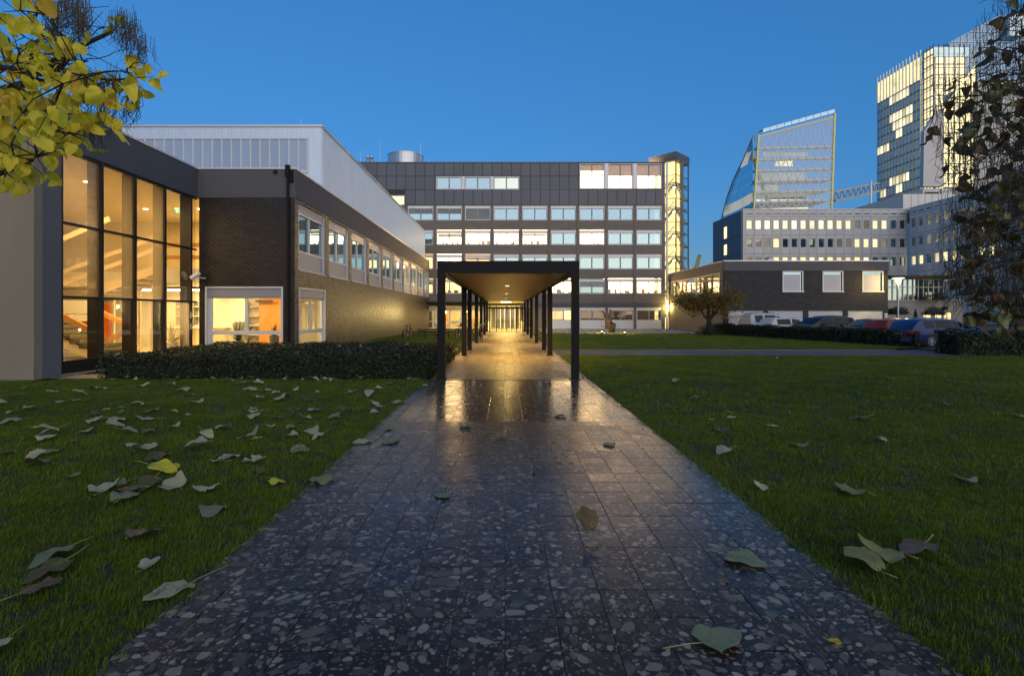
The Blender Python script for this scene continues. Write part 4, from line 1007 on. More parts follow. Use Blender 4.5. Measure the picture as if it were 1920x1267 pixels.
# ------------------------------------------------------------------ low brick building on the right
LY, LX = 43.6, 18.67
lo = thing('low_brick_building', 'low charcoal brick building with grey fascia and white window screens', 'building', (LX, LY, 0))
lx1 = PX(1665, LY); lzt = PZ(490, LY); lzf = PZ(507.5, LY)
scr = [(PX(a,LY), PX(b,LY), PZ(547,LY), PZ(508.2,LY)) for a, b in ((1467,1506),(1542,1581),(1616.5,1656))]
lou = [(PX(a,LY), PX(b,LY), .45, PZ(582,LY)) for a, b in ((1366,1432),(1441,1506),(1516,1581),(1590,1656))]
c = MB(); holed(c, 'x', LY+.03, LY+.3, LX+.03, lx1, 0, lzf, scr+lou); c.build('front_wall', M['mortar'], lo)
c = MB(); bricks(c, 'x', LY, .035, LX+.001, lx1, 0, lzf, scr+lou, .3, .11, .014); tag(c.build('front_bricks', M['brick_low'], lo), kind='stuff')
MB().box(LX-.03, lx1+.03, LY-.04, LY+.3, lzf, lzt).build('fascia', M['plaster'], lo)
MB().box(LX-.03, LX+.3, LY+.3, FY+3, PZ(508.5,43.6)+.1, lzt).build('fascia', M['beige'], lo)
MB().box(LX-.06, lx1+.06, LY-.07, LY+.02, lzt, lzt+.08).build('coping', M['coping'], lo); MB().box(LX-.06, LX+.02, LY+.02, FY+3, lzt, lzt+.08).build('coping', M['coping'], lo)
MB().box(LX+.3, lx1, LY+.3, FY+3, lzt-.3, lzt-.1).build('roof', M['grey'], lo)
MB().box(lx1-.3, lx1-.002, LY+.31, FY+3, 0, lzt-.1).build('end_wall', M['brick_low'], lo)
wz0, wz1 = PZ(549,43.6), PZ(509.5,43.6)
c = MB(); holed(c, 'y', LX+.002, LX+.3, LY+.31, FY+3, 0, lzf+.08, [(LY+.9, 57.5, wz0, wz1)]); c.build('side_wall', M['beige'], lo)
sd = MB(); sd.box(LX-.02,LX+.2,LY+.9,LY+1.05,wz0,wz1); sd.box(LX-.02,LX+.2,LY+1.05,57.5,wz1-.12,wz1); sd.box(LX-.02,LX+.2,LY+1.05,57.5,wz0,wz0+.12)
ys = [LY+1.05, 46.3, 49.0, 50.1, 52.9, 54.0, 57.4]
for y in ys[1:]: sd.box(LX-.01,LX+.19,y,y+.12,wz0+.12,wz1-.12)
sd = sd.build('window', M['cream'], lo)
for a, b in zip(ys, ys[1:]): MB().box(LX+.08,LX+.09,a+.12,b,wz0+.12,wz1-.12).build('pane', M['clear'], sd)
MB().box(LX+4,LX+4.1,LY+.4,FY+2,.2,lzt-.31).build('inner_wall', M['cream'], lo); MB().box(LX+.31,LX+4,LY+.4,FY+2,wz0-.4,wz0-.3).build('inner_floor', M['floor'], lo)
lamp('room_lamp', 'AREA', (LX+2,50.5,lzt-.4), 130, (1,.72,.24), 2, 10, parent=lo)
for k in range(3): MB().box(LX+1.2,LX+1.5,46.5+k*4,48.5+k*4,lzt-.5,lzt-.42).build('ceiling_light', M['lit4'], lo)
for a, b, z0, z1 in scr:
    f = MB(); f.box(a,a+.1,LY-.03,LY+.2,z0,z1); f.box(b-.1,b,LY-.03,LY+.2,z0,z1); f.box(a+.1,b-.1,LY-.03,LY+.2,z1-.1,z1); f.box(a-.03,b+.05,LY-.08,LY+.2,z0-.04,z0+.06)
    o = f.build('window', M['white'], lo); MB().box(a+.1,b-.25,LY+.02,LY+.06,z0+.06,z1-.3).build('screen', M['blind_w'], o); MB().box(a+.1,b-.1,LY+.07,LY+.15,z0+.06,z1-.1).build('pane', M['skyglass'], o)
    MB().box(a+.1,b-.1,LY+.16,LY+.28,z0+.06,z1-.1).build('backing', M['dark'], o)
for a, b, z0, z1 in lou:
    o = MB().box(a,b,LY+.15,LY+.28,z0,z1).build('louvre', M['dark'], lo); z = z0+.02
    while z < z1-.05:
        m = MB(); m.quad((a,LY+.02,z),(b,LY+.02,z),(b,LY+.10,z+.11),(a,LY+.10,z+.11)); m.quad((a,LY+.02,z-.006),(b,LY+.02,z-.006),(b,LY+.02,z),(a,LY+.02,z)); m.build('slat', M['alu'], o); z += .165
sg = thing('wall_sign', 'small white wall sign at the end of the low brick building', 'sign', (PX(1660.5,LY), LY, PZ(595,LY)))
MB().box(PX(1658,LY),PX(1663.4,LY),LY-.05,LY-.01,PZ(595.5,LY),PZ(587.5,LY)).build('plate', M['white'], sg); MB().box(PX(1659.2,LY),PX(1662.2,LY),LY-.056,LY-.05,PZ(592.4,LY),PZ(590,LY)).build('mark', M['dark'], sg)
rf = MB().box(PX(1441,46),PX(1452,46),46,46.6,lzt,PZ(485,46)); tag(rf.build('roof_vent', M['white']), 'small white vent box on the low brick building roof', 'roof vent')

# ------------------------------------------------------------------ concrete panel hospital block
QY = 100.0; QS = QY/FPX
hb = thing('concrete_block', 'pale concrete panel block with rows of square lit windows', 'building', (PX(1546,QY), QY, 0))
QX0, QX1 = PX(1394,QY), PX(1698,QY); pwid = 16.88*QS
zr = [PZ(v,QY) for v in (393,406.3,441,476,511,546)]
wz = [(PZ(429.3,QY),PZ(413,QY)),(PZ(463.8,QY),PZ(447.5,QY)),(PZ(498.3,QY),PZ(482,QY)),(PZ(533,QY),PZ(517,QY))]
def cpanel(z0, z1, hole, mat, wd):
    m = MB(); h = wd/2-.03
    if hole is None: m.box(-h,h,0,.3,z0+.03,z1-.03)
    else: holed(m, 'x', 0, .3, -h, h, z0+.03, z1-.03, [hole])
    return m.mesh('concrete_panel', mat)
ww = 10.6*QS
def block_face(parent, xs_, fixed, axis, mat, lits, ztop, offx=0.0):
    me_t = MB(); h = pwid/2-.03; holed(me_t, 'x', 0, .3, -h, h, zr[1]+.03, zr[0]-.03, [(-.55,.65,zr[1]+.45,zr[1]+.65)]); me_t = me_t.mesh('concrete_panel', mat)
    mes = [cpanel(zr[k+2], zr[k+1], (-ww/2+offx, ww/2+offx, wz[k][0], wz[k][1]), mat, pwid) for k in range(4)]
    wfm = MB(); wfm.box(-ww/2,-ww/2+.06,.12,.25,0,1.7); wfm.box(ww/2-.06,ww/2,.12,.25,0,1.7); wfm.box(-ww/2+.06,ww/2-.06,.12,.25,0,.06); wfm.box(-ww/2+.06,ww/2-.06,.12,.25,1.64,1.7); wfm = wfm.mesh('window', M['alu'])
    pnm = MB().box(-ww/2+.06,ww/2-.06,.18,.19,.06,1.64).mesh('pane', M['clearlit'])
    rmm = MB(); rmm.quad((-.8,1.6,-.4),(.8,1.6,-.4),(.8,1.6,2.2),(-.8,1.6,2.2)); rmm.quad((-.8,.31,2.0),(.8,.31,2.0),(.8,1.6,2.0),(-.8,1.6,2.0)); rmm.quad((.8,.31,-.4),(.8,1.6,-.4),(.8,1.6,2.2),(.8,.31,2.2)); rmm.quad((-.8,.31,-.4),(-.8,1.6,-.4),(-.8,1.6,2.2),(-.8,.31,2.2)); rmm = rmm.mesh('room', M['lit4'])
    rz = 0 if axis == 'x' else R(-90)
    def put(nm, me, a, z, par):
        return link(nm, me, par, (a, fixed, z) if axis == 'x' else (fixed, a, z), (0,0,rz))
    for i, a in enumerate(xs_):
        put('concrete_panel', me_t, a, 0, parent)
        for k in range(4):
            put('concrete_panel', mes[k], a, 0, parent)
            o = put('window', wfm, a+(offx if axis == 'x' else -offx), wz[k][0], parent); L = lits(k, i)
            p = bpy.data.objects.new('pane', pnm); col.objects.link(p); p.parent = o
            q = bpy.data.objects.new('room', rmm); col.objects.link(q); q.parent = o
            setmat(q, M[L]); setmat(p, M['skyglass' if L == 'litd' else 'clearlit'])
def lits_front(k, i):
    if k == 0: return 'lit4' if i < 12 or i in (14,15) else ('lit3' if i < 16 else 'litd')
    if k == 1: return 'lit3' if i < 3 else 'lit2' if i == 3 else 'litd' if i < 10 else 'lit4' if i in (12,13,14) else 'lit3' if i < 16 else 'litd'
    return 'lit3' if i < 3 else 'lit4' if i < 14 and i % 3 else 'lit2' if i < 14 else 'litd'
block_face(hb, [QX0+pwid*(i+.62)+.1 for i in range(18)], QY, 'x', M['concrete'], lits_front, 0)
MB().box(QX0-.1, QX0+pwid*.12+.1, QY, QY+.3, 0, zr[0]).build('corner_panel', M['concrete'], hb)
MB().box(QX0, QX1+2, QY+3, QY+3.2, 0, zr[0]-.5).build('inner_wall', M['dark'], hb); MB().box(QX0, QX1, QY+.3, QY+14, zr[0]-.5, zr[0]-.1).build('roof', M['grey'], hb)
MB().box(QX0-.12, QX1, QY-.05, QY+.2, zr[0], zr[0]+.15).build('coping', M['white'], hb)
MB().box(QX0, QX1, QY-.02, QY+.2, 0, zr[5]).build('base', M['concrete'], hb)
# its grey left flank
fk = thing('concrete_flank', 'grey flank wall with two narrow lit windows at the end of the concrete block', 'building', (QX0-.1, QY, 0))
y1 = QX0*FPX/(1340-U0); zz = [zr[0]-.1]+zr[2:5]+[0]
for k in range(4):
    for j in range(3):
        a, b = QY+.1+(y1-QY-.1)*j/3, QY+.1+(y1-QY-.1)*(j+1)/3
        MB().box(QX0-.4, QX0-.12, a+.03, b-.03, zz[k+1]+.03, zz[k]-.03).build('concrete_panel', M['slate'], fk)
MB().box(QX0-.12, QX0-.02, QY+.1, y1, 0, zr[0]-.15).build('wall', M['dark'], fk)
for v0, v1 in ((447,426),(478,459)):
    Yw = QX0*FPX/(1364-U0); MB().box(QX0-.45, QX0-.41, Yw-.6, Yw+.6, PZ(v0,Yw), PZ(v1,Yw)).build('window', M['lit2'], fk)
# right wing of the block, running towards the camera
hw = thing('concrete_wing', 'pale concrete wing with square windows running towards the parked cars', 'building', (QX1, 90, 0))
block_face(hw, [QY-1.0-pwid*(i+.5) for i in range(11)], QX1, 'y', M['concrete'], lambda k, i: 'litd' if i < 2 and k < 2 else ['lit3','lit3','lit4','lit3'][k] if (i*7+k*3) % 5 else 'litd', 0)
for o in list(hw.children):
    if o.name.startswith('concrete_panel') or o.name.startswith('window'): o.rotation_euler = (0,0,R(-90))
MB().box(QX1+3, QX1+3.2, 60, QY, 0, zr[0]-.5).build('inner_wall', M['dark'], hw); MB().box(QX1+.3, QX1+14, 60, QY, zr[0]-.5, zr[0]-.1).build('roof', M['grey'], hw)
MB().box(QX1-.02, QX1+.2, 62, QY, 0, zr[5]).build('base', M['concrete'], hw)
MB().box(QX1-.05, QX1+.2, 80.0, QY-.05, zr[0], zr[0]+.15).build('coping', M['white'], hw)
# beige end block nearer the trees
eb = thing('beige_end_block', 'beige concrete end block behind the drooping tree', 'building', (QX1, 78, 0))
ez = PZ(345, 86)
holes_e = [(74.5-5.2*i, 76.6-5.2*i, 3.0+4*k, 5.6+4*k) for i in range(8) for k in range(6)]
c = MB(); holed(c, 'y', QX1-.7, QX1-.2, 36, 79.5, 0, ez, holes_e); c.build('wall', M['concrete2'], eb)
c = MB(); c.box(QX1-.7, QX1+8, 79.5, 79.9, 0, ez); c.build('end_wall', M['concrete2'], eb)
MB().box(QX1-.75, QX1+8, 36, 79.9, ez, ez+.2).build('roof', M['concrete'], eb)
for n_, h in enumerate(holes_e):
    if n_ % 6 < 5: MB().box(QX1-.35, QX1-.3, h[0], h[1], h[2], h[3]).build('window', M['lit4' if (n_*5) % 7 < 3 else 'lit3'], eb)
# rooftop plant room and low slate block behind
pr = thing('rooftop_plant_room', 'white panelled plant room on the roof of the concrete wing', 'plant room', (QX1, QY, zr[0]))
MB().box(QX1-.1, PX(1795,QY), QY+.5, QY+12, zr[0]-.6, PZ(363,QY)).build('walls', M['white'], pr)
for k in range(6): MB().box(PX(1712+k*13,QY), PX(1712.6+k*13,QY), QY+.47, QY+.499, zr[0], PZ(363,QY)).build('joint', M['grey'], pr)
MB().box(PX(1735,QY), PX(1767,QY), QY+.6, QY+8, PZ(363,QY), PZ(352,QY)).build('unit', M['concrete'], pr); MB().box(PX(1738,QY), PX(1765,QY), QY+.56, QY+.598, PZ(362,QY), PZ(358.8,QY)).build('vent', M['dark'], pr)
MB().box(PX(1770,QY), PX(1790,QY), QY+.6, QY+8, PZ(363,QY), PZ(352,QY)).build('unit', M['concrete'], pr)
sb_ = thing('slate_roof_block', 'dark slate sloping roof block behind the concrete panels', 'building', (PX(1650,115),115,zr[0]))
m = MB(); a = [P(1600,393,115),P(1698,393,115),P(1698,362,115),P(1640,381,115)]
m.poly(a); m.poly([(x,y+12,z) for x,y,z in reversed(a)]); 
for k in range(4): p, q = a[k], a[(k+1)%4]; m.quad(q, p, (p[0],p[1]+12,p[2]), (q[0],q[1]+12,q[2]))
m.build('walls', M['slate'], sb_); MB().box(PX(1654.5,115),PX(1661,115),114.9,114.99,PZ(391,115),PZ(383,115)).build('vent', M['dark'], sb_); MB().box(PX(1666.5,115),PX(1674,115),114.9,114.99,PZ(391,115),PZ(380,115)).build('vent', M['dark'], sb_)

# ------------------------------------------------------------------ glass wedge on the block
GY = 112.0
gw = thing('glass_wedge', 'wedge shaped glass pavilion with yellow masts and white diagrid on the block roof', 'building', (PX(1490,GY), GY, zr[0]))
def q3(u, v, dy=0): x, y, z = P(u, v, GY); return (x, y+dy, z)
zlow = 392
Lm = lambda v: 1411+(392-v)*.064; Rm = lambda v: 1558+(392-v)*.045
vtl, vtr = 254, 214
def topv(u): return vtl+(vtr-vtl)*(u-1420)/(1566-1420)
fl_v = [278, 299, 320, 340, 360, 379]
m = MB()
for v in fl_v:
    a, b = q3(Lm(v),v), q3(Rm(v),v-4); m.bar((a[0],GY+.6,a[2]),(b[0],GY+.6,b[2]),1.0,.42); 
    dd_ = max(1.5,(392-v)*-.1+9); m.quad((a[0]+.6,GY+.6,a[2]),(b[0],GY+.6,b[2]),(b[0],GY+dd_,b[2]),(a[0]+.6,GY+dd_,a[2]))
m.build('floors', M['white'], gw)
m = MB()
levels = [392]+fl_v[::-1]
for k in range(len(levels)):
    va = levels[k]; vb = levels[k+1] if k+1 < len(levels) else None
    n_ = 9
    for j in range(n_):
        ua = Lm(va)+(Rm(va)-Lm(va))*j/n_; ub = Lm(va)+(Rm(va)-Lm(va))*(j+1)/n_; um = (ua+ub)/2+1
        vm = (vb if vb is not None else topv(um)+3)-3.0*(um-1411)/150; sl = -4*(um-1411)/150
        pa, pb, pm_ = q3(ua,va-4*(ua-1411)/150), q3(ub,va-4*(ub-1411)/150), q3(um,vm)
        m.bar(pa, pm_, .13, .13); m.bar(pm_, pb, .13, .13)
        pass
m.build('diagrid', M['white'], gw)
def mast(a, b, wd, nm='mast'): MB().bar(a, b, wd, wd).build(nm, M['yellow'], gw)
mast(q3(1412.5,392,-.2), q3(1421.5,254,-.2), .34); mast(q3(1558,392,-.2), q3(1564,214,-.2), .36); mast(q3(1421,257,-.1), q3(1564,221,-.1), .36); mast(q3(1463,392,4), q3(1426,275,4), .6); mast(q3(1338,470,8), q3(1330,500,8), .7, 'leg')
# roof fins
for j in range(10):
    u = 1428+j*13.5; a, b = q3(u,topv(u)), q3(u+12.5,topv(u+12.5)); z = .35
    m = MB(); m.quad((a[0],GY-.6,a[2]+.2),(b[0],GY-.6,b[2]+.2),(b[0],GY-.6,b[2]+.95),(a[0],GY-.6,a[2]+.95)); m.quad((a[0],GY-.6,a[2]+.95),(b[0],GY-.6,b[2]+.95),(b[0],GY+2,b[2]+.95),(a[0],GY+2,a[2]+.95)); m.build('roof_pane', M['paleglass'], gw)
# front glass and lit bands
M['wedgeglass'] = glass('wedge_glass', .08, (.76,.83,.83), .01)
M['lit_band'] = emit('lit_floor_band', (1,.88,.50), .42, .45, .3); M['lit_band2'] = emit('dim_floor_band', (.8,.82,.74), .16, .4, .25)
m = MB(); m.poly([q3(1411,392,-.3), q3(1558.5,392,-.3), q3(1565,215,-.3), q3(1420.5,255,-.3)]); m.build('front_glazing', M['wedgeglass'], gw)
bk = lambda ua, ub, va, vb, mt, dy=12.6: MB().box(PX(ua,GY), PX(ub,GY), GY+dy, GY+dy+.1, PZ(va,GY), PZ(vb,GY)).build('inner_wall', M[mt], gw)
bk(1452,1556,378,359,'lit_band',8); bk(1458,1556,320,303,'lit_band2',9); bk(1455,1500,340,322,'lit_band2',9); bk(1490,1525,292,279,'lit_band',8); bk(1452,1490,392,380,'lit_band2',7); bk(1505,1556,392,381,'lit_band2',7); bk(1480,1556,358,341,'litd',9); bk(1470,1560,270,262,'lit_band2',9)
# left skin: rows of blue glass panels on the flank that leans back
WXX = PX(1414, GY)
sil = [(40.6,112.0),(36.8,117.0),(33.2,122.2),(30.1,125.4),(26.2,128.2),(22.0,130.0)]
def yend(z):
    for (za_, ya_), (zb2, yb2) in zip(sil, sil[1:]):
        if z >= zb2: return ya_+(yb2-ya_)*(za_-z)/(za_-zb2)
    return sil[-1][1]
rowz = [40.4]+[PZ(v, GY) for v in fl_v]+[zr[0]+.1]
for r_ in range(7):
    zh, zl_ = rowz[r_], rowz[r_+1]
    for j in range(4):
        pts = []
        for s_, z in ((j/4,zl_),((j+1)/4,zl_),((j+1)/4,zh),(j/4,zh)):
            pts.append((WXX-.3+.6*math.sin(s_*2.4), GY+(yend(z)-GY)*s_, z))
        ctr = [sum(p[i] for p in pts)/4 for i in range(3)]; pts = [tuple(ctr[i]+(p[i]-ctr[i])*.965 for i in range(3)) for p in pts]
        m = MB(); m.quad(*pts); m.build('glass_panel', M['lit_band2' if (r_ == 5 or (r_ == 1 and j > 1)) else 'blueglass'], gw)
m = MB(); m.tube([(WXX-.1, y, z) for z, y in sil], .18, 6); m.build('edge_trim', M['steel'], gw)

# footbridge truss
fb = thing('footbridge', 'steel truss footbridge between the glass wedge and the tall tower', 'bridge', P(1563,372,118))
a0, a1, b0, b1 = P(1562,377,118), P(1648,358,150), P(1562,360,118), P(1648,343,150)
m = MB(); m.bar(a0, a1, 1.2, .5); m.bar(b0, b1, .4, .4)
for k in range(9):
    t0, t1, tm_ = k/9, (k+1)/9, (k+.5)/9
    lp = lambda p, q, t: tuple(p[i]+(q[i]-p[i])*t for i in range(3))
    m.bar(lp(a0,a1,t0), lp(b0,b1,tm_), .22, .22); m.bar(lp(b0,b1,tm_), lp(a0,a1,t1), .22, .22)
m.build('truss', M['steel'], fb)
for k, u in enumerate((1633,)):
    MB().tube([P(u,393,135), P(u,340,135)], .3, 8).build('pier', M['steel'], fb)
MB().tube([P(1629,400,128), P(1629,385,128)], .35, 8).build('flue', M['steel'], fb)

# ------------------------------------------------------------------ tall hospital tower
TX, TYf, TYn = 131.0, 180.0, 161.4
tt = thing('tall_glass_tower', 'tall glass tower with lit atrium and white rooftop fins', 'tower', (TX, TYn, 0))
zt0, zb0 = PZ(196, TYf), PZ(375, TYf)
nr, nc = 11, 13
sh_ = (zt0-zb0)/nr; cw_ = (TYf-TYn)/nc
M['towerglass'] = glass('tower_glass', .20, (.55,.62,.64), .03, 0, (.70,.82,.92))
tpm = MB().box(-.05,.05,.07,cw_-.07,.35,sh_-.05).mesh('pane', M['towerglass'])
tf = MB()
for r in range(nr+1): tf.box(TX-.1,TX+.4,TYn,TYf,zb0+r*sh_-.05,zb0+r*sh_+.3)
tf.build('floor_edges', M['grey'], tt)
tf = MB()
for j in range(nc+1): tf.box(TX-.25,TX+.1,TYn+j*cw_-.08,TYn+j*cw_+.08,zb0-2,zt0+ (9.5 if j < 99 else 0))
tf.build('fins', M['white'], tt)
M['tower_dim'] = emit('tower_dim_room', (.85,.8,.58), .15, .5, .35)
M['tower_lit'] = emit('tower_room_light', (1,.88,.55), .40, .45, .5, .5)
for r in range(nr):
    for j in range(nc):
        o = link('pane', tpm, tt, (TX, TYn+j*cw_, zb0+r*sh_))
        kk = nr-1-r
        lit = (kk == 0 and 3 <= j <= 8) or (kk in (2,3) and 2 <= j <= 8-kk%2) or (kk == 4 and j in (5,6)) or (kk == 5 and j > 8) or (kk == 9 and 3 <= j <= 8) or (kk == 10 and j in (5,6,10,11))
        if lit: setmat(o, M['tower_lit'])
MB().box(TX+.15, TX+12, TYn, TYf, 0, zb0-.2).build('core', M['concrete'], tt); MB().box(TX+1.5, TX+12, TYn+.2, TYf, zb0, zt0+1).build('inner_wall', M['tower_dim'], tt)
MB().box(TX+.1, TX+.3, TYn, TYf, zt0+.4, zt0+7.5).build('parapet_screen', M['lit_band'], tt)
zz_ = 84.0
af = MB(); YA = 156.6
ncl = 4
for j in range(ncl+1): y = YA+(TYn-YA)*j/ncl; af.box(TX-.12,TX+.1,y-.07,y+.07,30,zz_)
ncr = 7; XA1 = PX(1818, YA)
for j in range(ncr+1): x = TX+(XA1-TX)*j/ncr; af.box(x-.07,x+.07,YA-.12,YA+.1,30,zz_)
for k in range(17): z = 32+k*3.2; af.box(TX-.1,TX+.05,YA,TYn,z-.06,z+.06); af.box(TX,XA1,YA-.1,YA+.05,z-.06,z+.06)
af.build('atrium_frame', M['slate'], tt)
M['atrium_lit'] = emit('atrium_light', (1,.86,.46), .62, .3, .3)
al = MB().box(-.04,.04,.1,(TYn-YA)/ncl-.1,.1,3.1).mesh('pane', M['clearlit']); ar = MB().box(.1,(XA1-TX)/ncr-.1,-.04,.04,.1,3.1).mesh('pane', M['clearlit'])
for k in range(16):
    for j in range(ncl): link('pane', al, tt, (TX, YA+(TYn-YA)*j/ncl, 32+k*3.2))
    for j in range(ncr):
        o = link('pane', ar, tt, (TX+(XA1-TX)*j/ncr, YA, 32+k*3.2))
        if k == 15: setmat(o, M['paleglass'])
MB().box(TX+1.2, XA1, YA+1.2, TYn, 30, zz_-.5).build('atrium_core', M['atrium_lit'], tt)
fs = MB()
for k in range(16): fs.box(TX+.3, XA1, YA+.3, TYn, 33.3+k*3.2, 33.45+k*3.2)
for k in range(5): fs.box(TX+1.0+k*3.1, TX+1.35+k*3.1, YA+.7, YA+1.05, 30, zz_-1)
fs.build('atrium_floors', M['concrete'], tt)
tr2 = thing('dark_glass_tower', 'dark sloping glass block rising behind the lit atrium tower', 'tower', (PX(1850,185),185,0))
m = MB(); a = [P(1778,81,185),P(1778,330,185),P(1960,330,185),P(1960,28,185),P(1876,28,185)]; m.poly(a[::-1])
m.poly([(x,y+15,z) for x,y,z in a]); 
for k in range(5): p, q = a[k], a[(k+1)%5]; m.quad(p, q, (q[0],q[1]+15,q[2]), (p[0],p[1]+15,p[2]))
m.build('body', M['blueglass'], tr2)
m = MB()
for k in range(14): m.bar(P(1790+k*12.4,330,184.8), P(1790+k*12.4, max(29, 81-(1790+k*12.4-1778)*.53), 184.8), .12, .12)
for k in range(14): v = 60+k*19; m.bar(P(max(1779,1778+(81-v)/.53),v,184.8), P(1955,v,184.8), .12, .12)
m.build('mullions', M['steel'], tr2)
MB().box(PX(1888,184),PX(1917,184),183,184.5,PZ(70,184),PZ(28,184)).build('lantern', M['paleglass'], tr2)
cb2 = thing('concrete_stair_core', 'pale grey panelled stair core with a slanting top before the tower', 'building', (PX(1760,140),140,0))
m = MB(); a = [P(1731,350,140),P(1768,350,140),P(1768,203,140),P(1752,217,140),P(1733,246,140)]; m.poly(a)
a2 = [P(1768,350,140),P(1832,350,140),P(1832,120,140),P(1795,170,140),P(1768,203,140)]
m.poly([(x,y+1.2,z) for x,y,z in a[::-1]]); 
for k in range(5): p, q = a[k], a[(k+1)%5]; m.quad(q, p, (p[0],p[1]+1.2,p[2]), (q[0],q[1]+1.2,q[2]))
m.build('wall', M['concrete'], cb2); m = MB(); m.poly([(x,y+.5,z) for x,y,z in a2]); m.build('stair_glazing', M['atrium_lit'], cb2)
m = MB()
for k in range(7): m.bar(P(1768+k*10.5,350,140.3), P(1768+k*10.5,[203,190,178,165,152,138,122][k],140.3), .25, .25)
for k in range(9): v = 345-k*19; m.bar(P(1768,v,140.3) if v > 203 else P(1768+(203-v)*.75,v,140.3), P(1832,v,140.3), .2, .2)
m.build('stair_frame', M['slate'], cb2)
MB().box(PX(1833,139),PX(1990,139),139,150,0,PZ(150,139)).build('flank', M['concrete'], cb2)

# ------------------------------------------------------------------ glazed podium
gy = 66.0
gp = thing('glazed_podium', 'low podium with cream mullioned glazing over a brown wall', 'building', (PX(1725,gy), gy, 0))
MB().box(PX(1660,gy),PX(1800,gy),gy-1,gy+8,PZ(521.5,gy),PZ(517,gy)).build('roof', M['alu_dark'], gp)
MB().box(PX(1655,gy),PX(1800,gy),gy-.4,gy,0,PZ(564,gy)).build('wall', M['concrete2'], gp) 
MB().box(PX(1655,gy),PX(1800,gy),gy-.55,gy-.0,PZ(564,gy),PZ(562.5,gy)).build('ledge', M['concrete'], gp)
fz = MB()
for k in range(12): u = 1667+k*9.6; fz.box(PX(u,gy),PX(u+1.6,gy),gy+.3,gy+.5,PZ(562.5,gy),PZ(521.5,gy))
fz.box(PX(1665,gy),PX(1785,gy),gy+.32,gy+.48,PZ(539,gy),PZ(537.5,gy)); fz.box(PX(1665,gy),PX(1785,gy),gy+.32,gy+.48,PZ(524,gy),PZ(521.5,gy)); fz.build('mullions', M['cream'], gp)
for k in range(11):
    u = 1668.6+k*9.6; MB().box(PX(u,gy),PX(u+8,gy),gy+.39,gy+.41,PZ(562.4,gy),PZ(539,gy)).build('pane', M['skyglass'], gp); MB().box(PX(u,gy),PX(u+8,gy),gy+.39,gy+.41,PZ(537.5,gy),PZ(524,gy)).build('pane', M['skyglass'], gp)
MB().box(PX(1660,gy),PX(1800,gy),gy+3,gy+3.1,0,PZ(521.6,gy)).build('inner_wall', M['litd'], gp)
for k, u in enumerate((1727,1747,1765)):
    o = MB().box(PX(u,gy),PX(u+12,gy),gy-.45,gy-.402,PZ(600,gy),PZ(586.5,gy)).build('window', M['lit5'], gp); MB().box(PX(u+3,gy),PX(u+3.8,gy),gy-.47,gy-.451,PZ(600,gy),PZ(586.5,gy)).build('bar', M['alu_dark'], o)

# ------------------------------------------------------------------ street lamp, sculpture, lawn spots
sl_ = thing('street_lamp', 'tall street lamp with a glowing dish head beside the low brick building', 'street lamp', (PX(1684,42),42,0))
q = P(1684,0,42); hz_ = PZ(522,42)
MB().tube([(q[0],42,0),(q[0],42,hz_-.55)],[.07,.05],10).build('pole', M['steel'], sl_)
h_ = MB(); h_.lathe((q[0],42,hz_), [(.0,.12),(.3,.1),(.46,.03),(.47,0),(.44,-.01)], 20); h_.build('shade', M['white'], sl_, True)
h_ = MB(); h_.lathe((q[0],42,hz_), [(.0,-.16),(.14,-.12),(.2,-.01),(0,-.005)], 16); h_.build('lens', M['lamp'], sl_)
for s in (-1, 1): MB().tube([(q[0],42,hz_-.55),(q[0]+s*.2,42,hz_-.2),(q[0]+s*.3,42,hz_-.01)],.02,6).build('arm', M['steel'], sl_)
lamp('street_lamp_light', 'POINT', (q[0],41.9,hz_-.3), 90, (1,.66,.18), .15, parent=sl_)
SX, SY = PX(1145,44.6), 44.6
scu = thing('bronze_sculpture', 'angular folded bronze sculpture standing on the gravel edge', 'sculpture', (SX,SY,0))
def sp(u, v, dy): x, y, z = P(u, v, SY+dy); return (x, y, z)
front = [(1143.5,626.5),(1137,608),(1131.5,590),(1129,584.5),(1137,585.5),(1142.5,588.5),(1143,578.5),(1151,585),(1149.5,588),(1146.5,592),(1147.5,600),(1146.5,608),(1155.5,607.5),(1153.5,619),(1152,626)]
ctr = (1143, 604)
m = MB(); n = len(front)
fp = [sp(u, v, .12*math.sin(i*2.3)) for i, (u, v) in enumerate(front)]; bp2 = [sp(u, v, .5+.15*math.cos(i*1.7)) for i, (u, v) in enumerate(front)]
cf = sp(1143.5,602,-.28); cb3 = sp(1143,600,.85); cl = sp(1149.5,616,-.2)
for i in range(n):
    j = (i+1) % n; c_ = cl if 11 <= i <= 13 else cf
    m.poly([fp[j], fp[i], c_]); m.quad(fp[i], fp[j], bp2[j], bp2[i]); m.poly([bp2[i], bp2[j], cb3])
m.poly([cf, fp[11], cl]); m.poly([cl, fp[14], cf]); m.build('folded_body', M['bronze'], scu)
m = MB(); m.bar(sp(1121,611.5,-.1), sp(1138,613,.1), .05, .07); m.bar(sp(1127.5,590,-.1), sp(1127.8,613,-.1), .035, .035); m.build('rod', M['bronze'], scu)
for k, (u, v, wh) in enumerate(((1128.5,624.5,'left of the bronze sculpture'),(1171,626,'right of the bronze sculpture'))):
    x, y = G(u, v+1.6); t = thing('ground_spotlight', 'bright ground spotlight '+wh, 'spotlight', (x,y,.03), 'spotlights by the sculpture')
    MB().lathe((x,y,0), [(.0,.03),(.1,.03),(.11,.16),(.09,.2)], 12).build('housing', M['black'], t); MB().lathe((x,y,0), [(.0,.215),(.085,.205),(.09,.18)], 12).build('lens', M['lamp'], t)
    lamp('spot', 'POINT', (x,y+.1,.42), 26, (1,.70,.30), .06, parent=t)

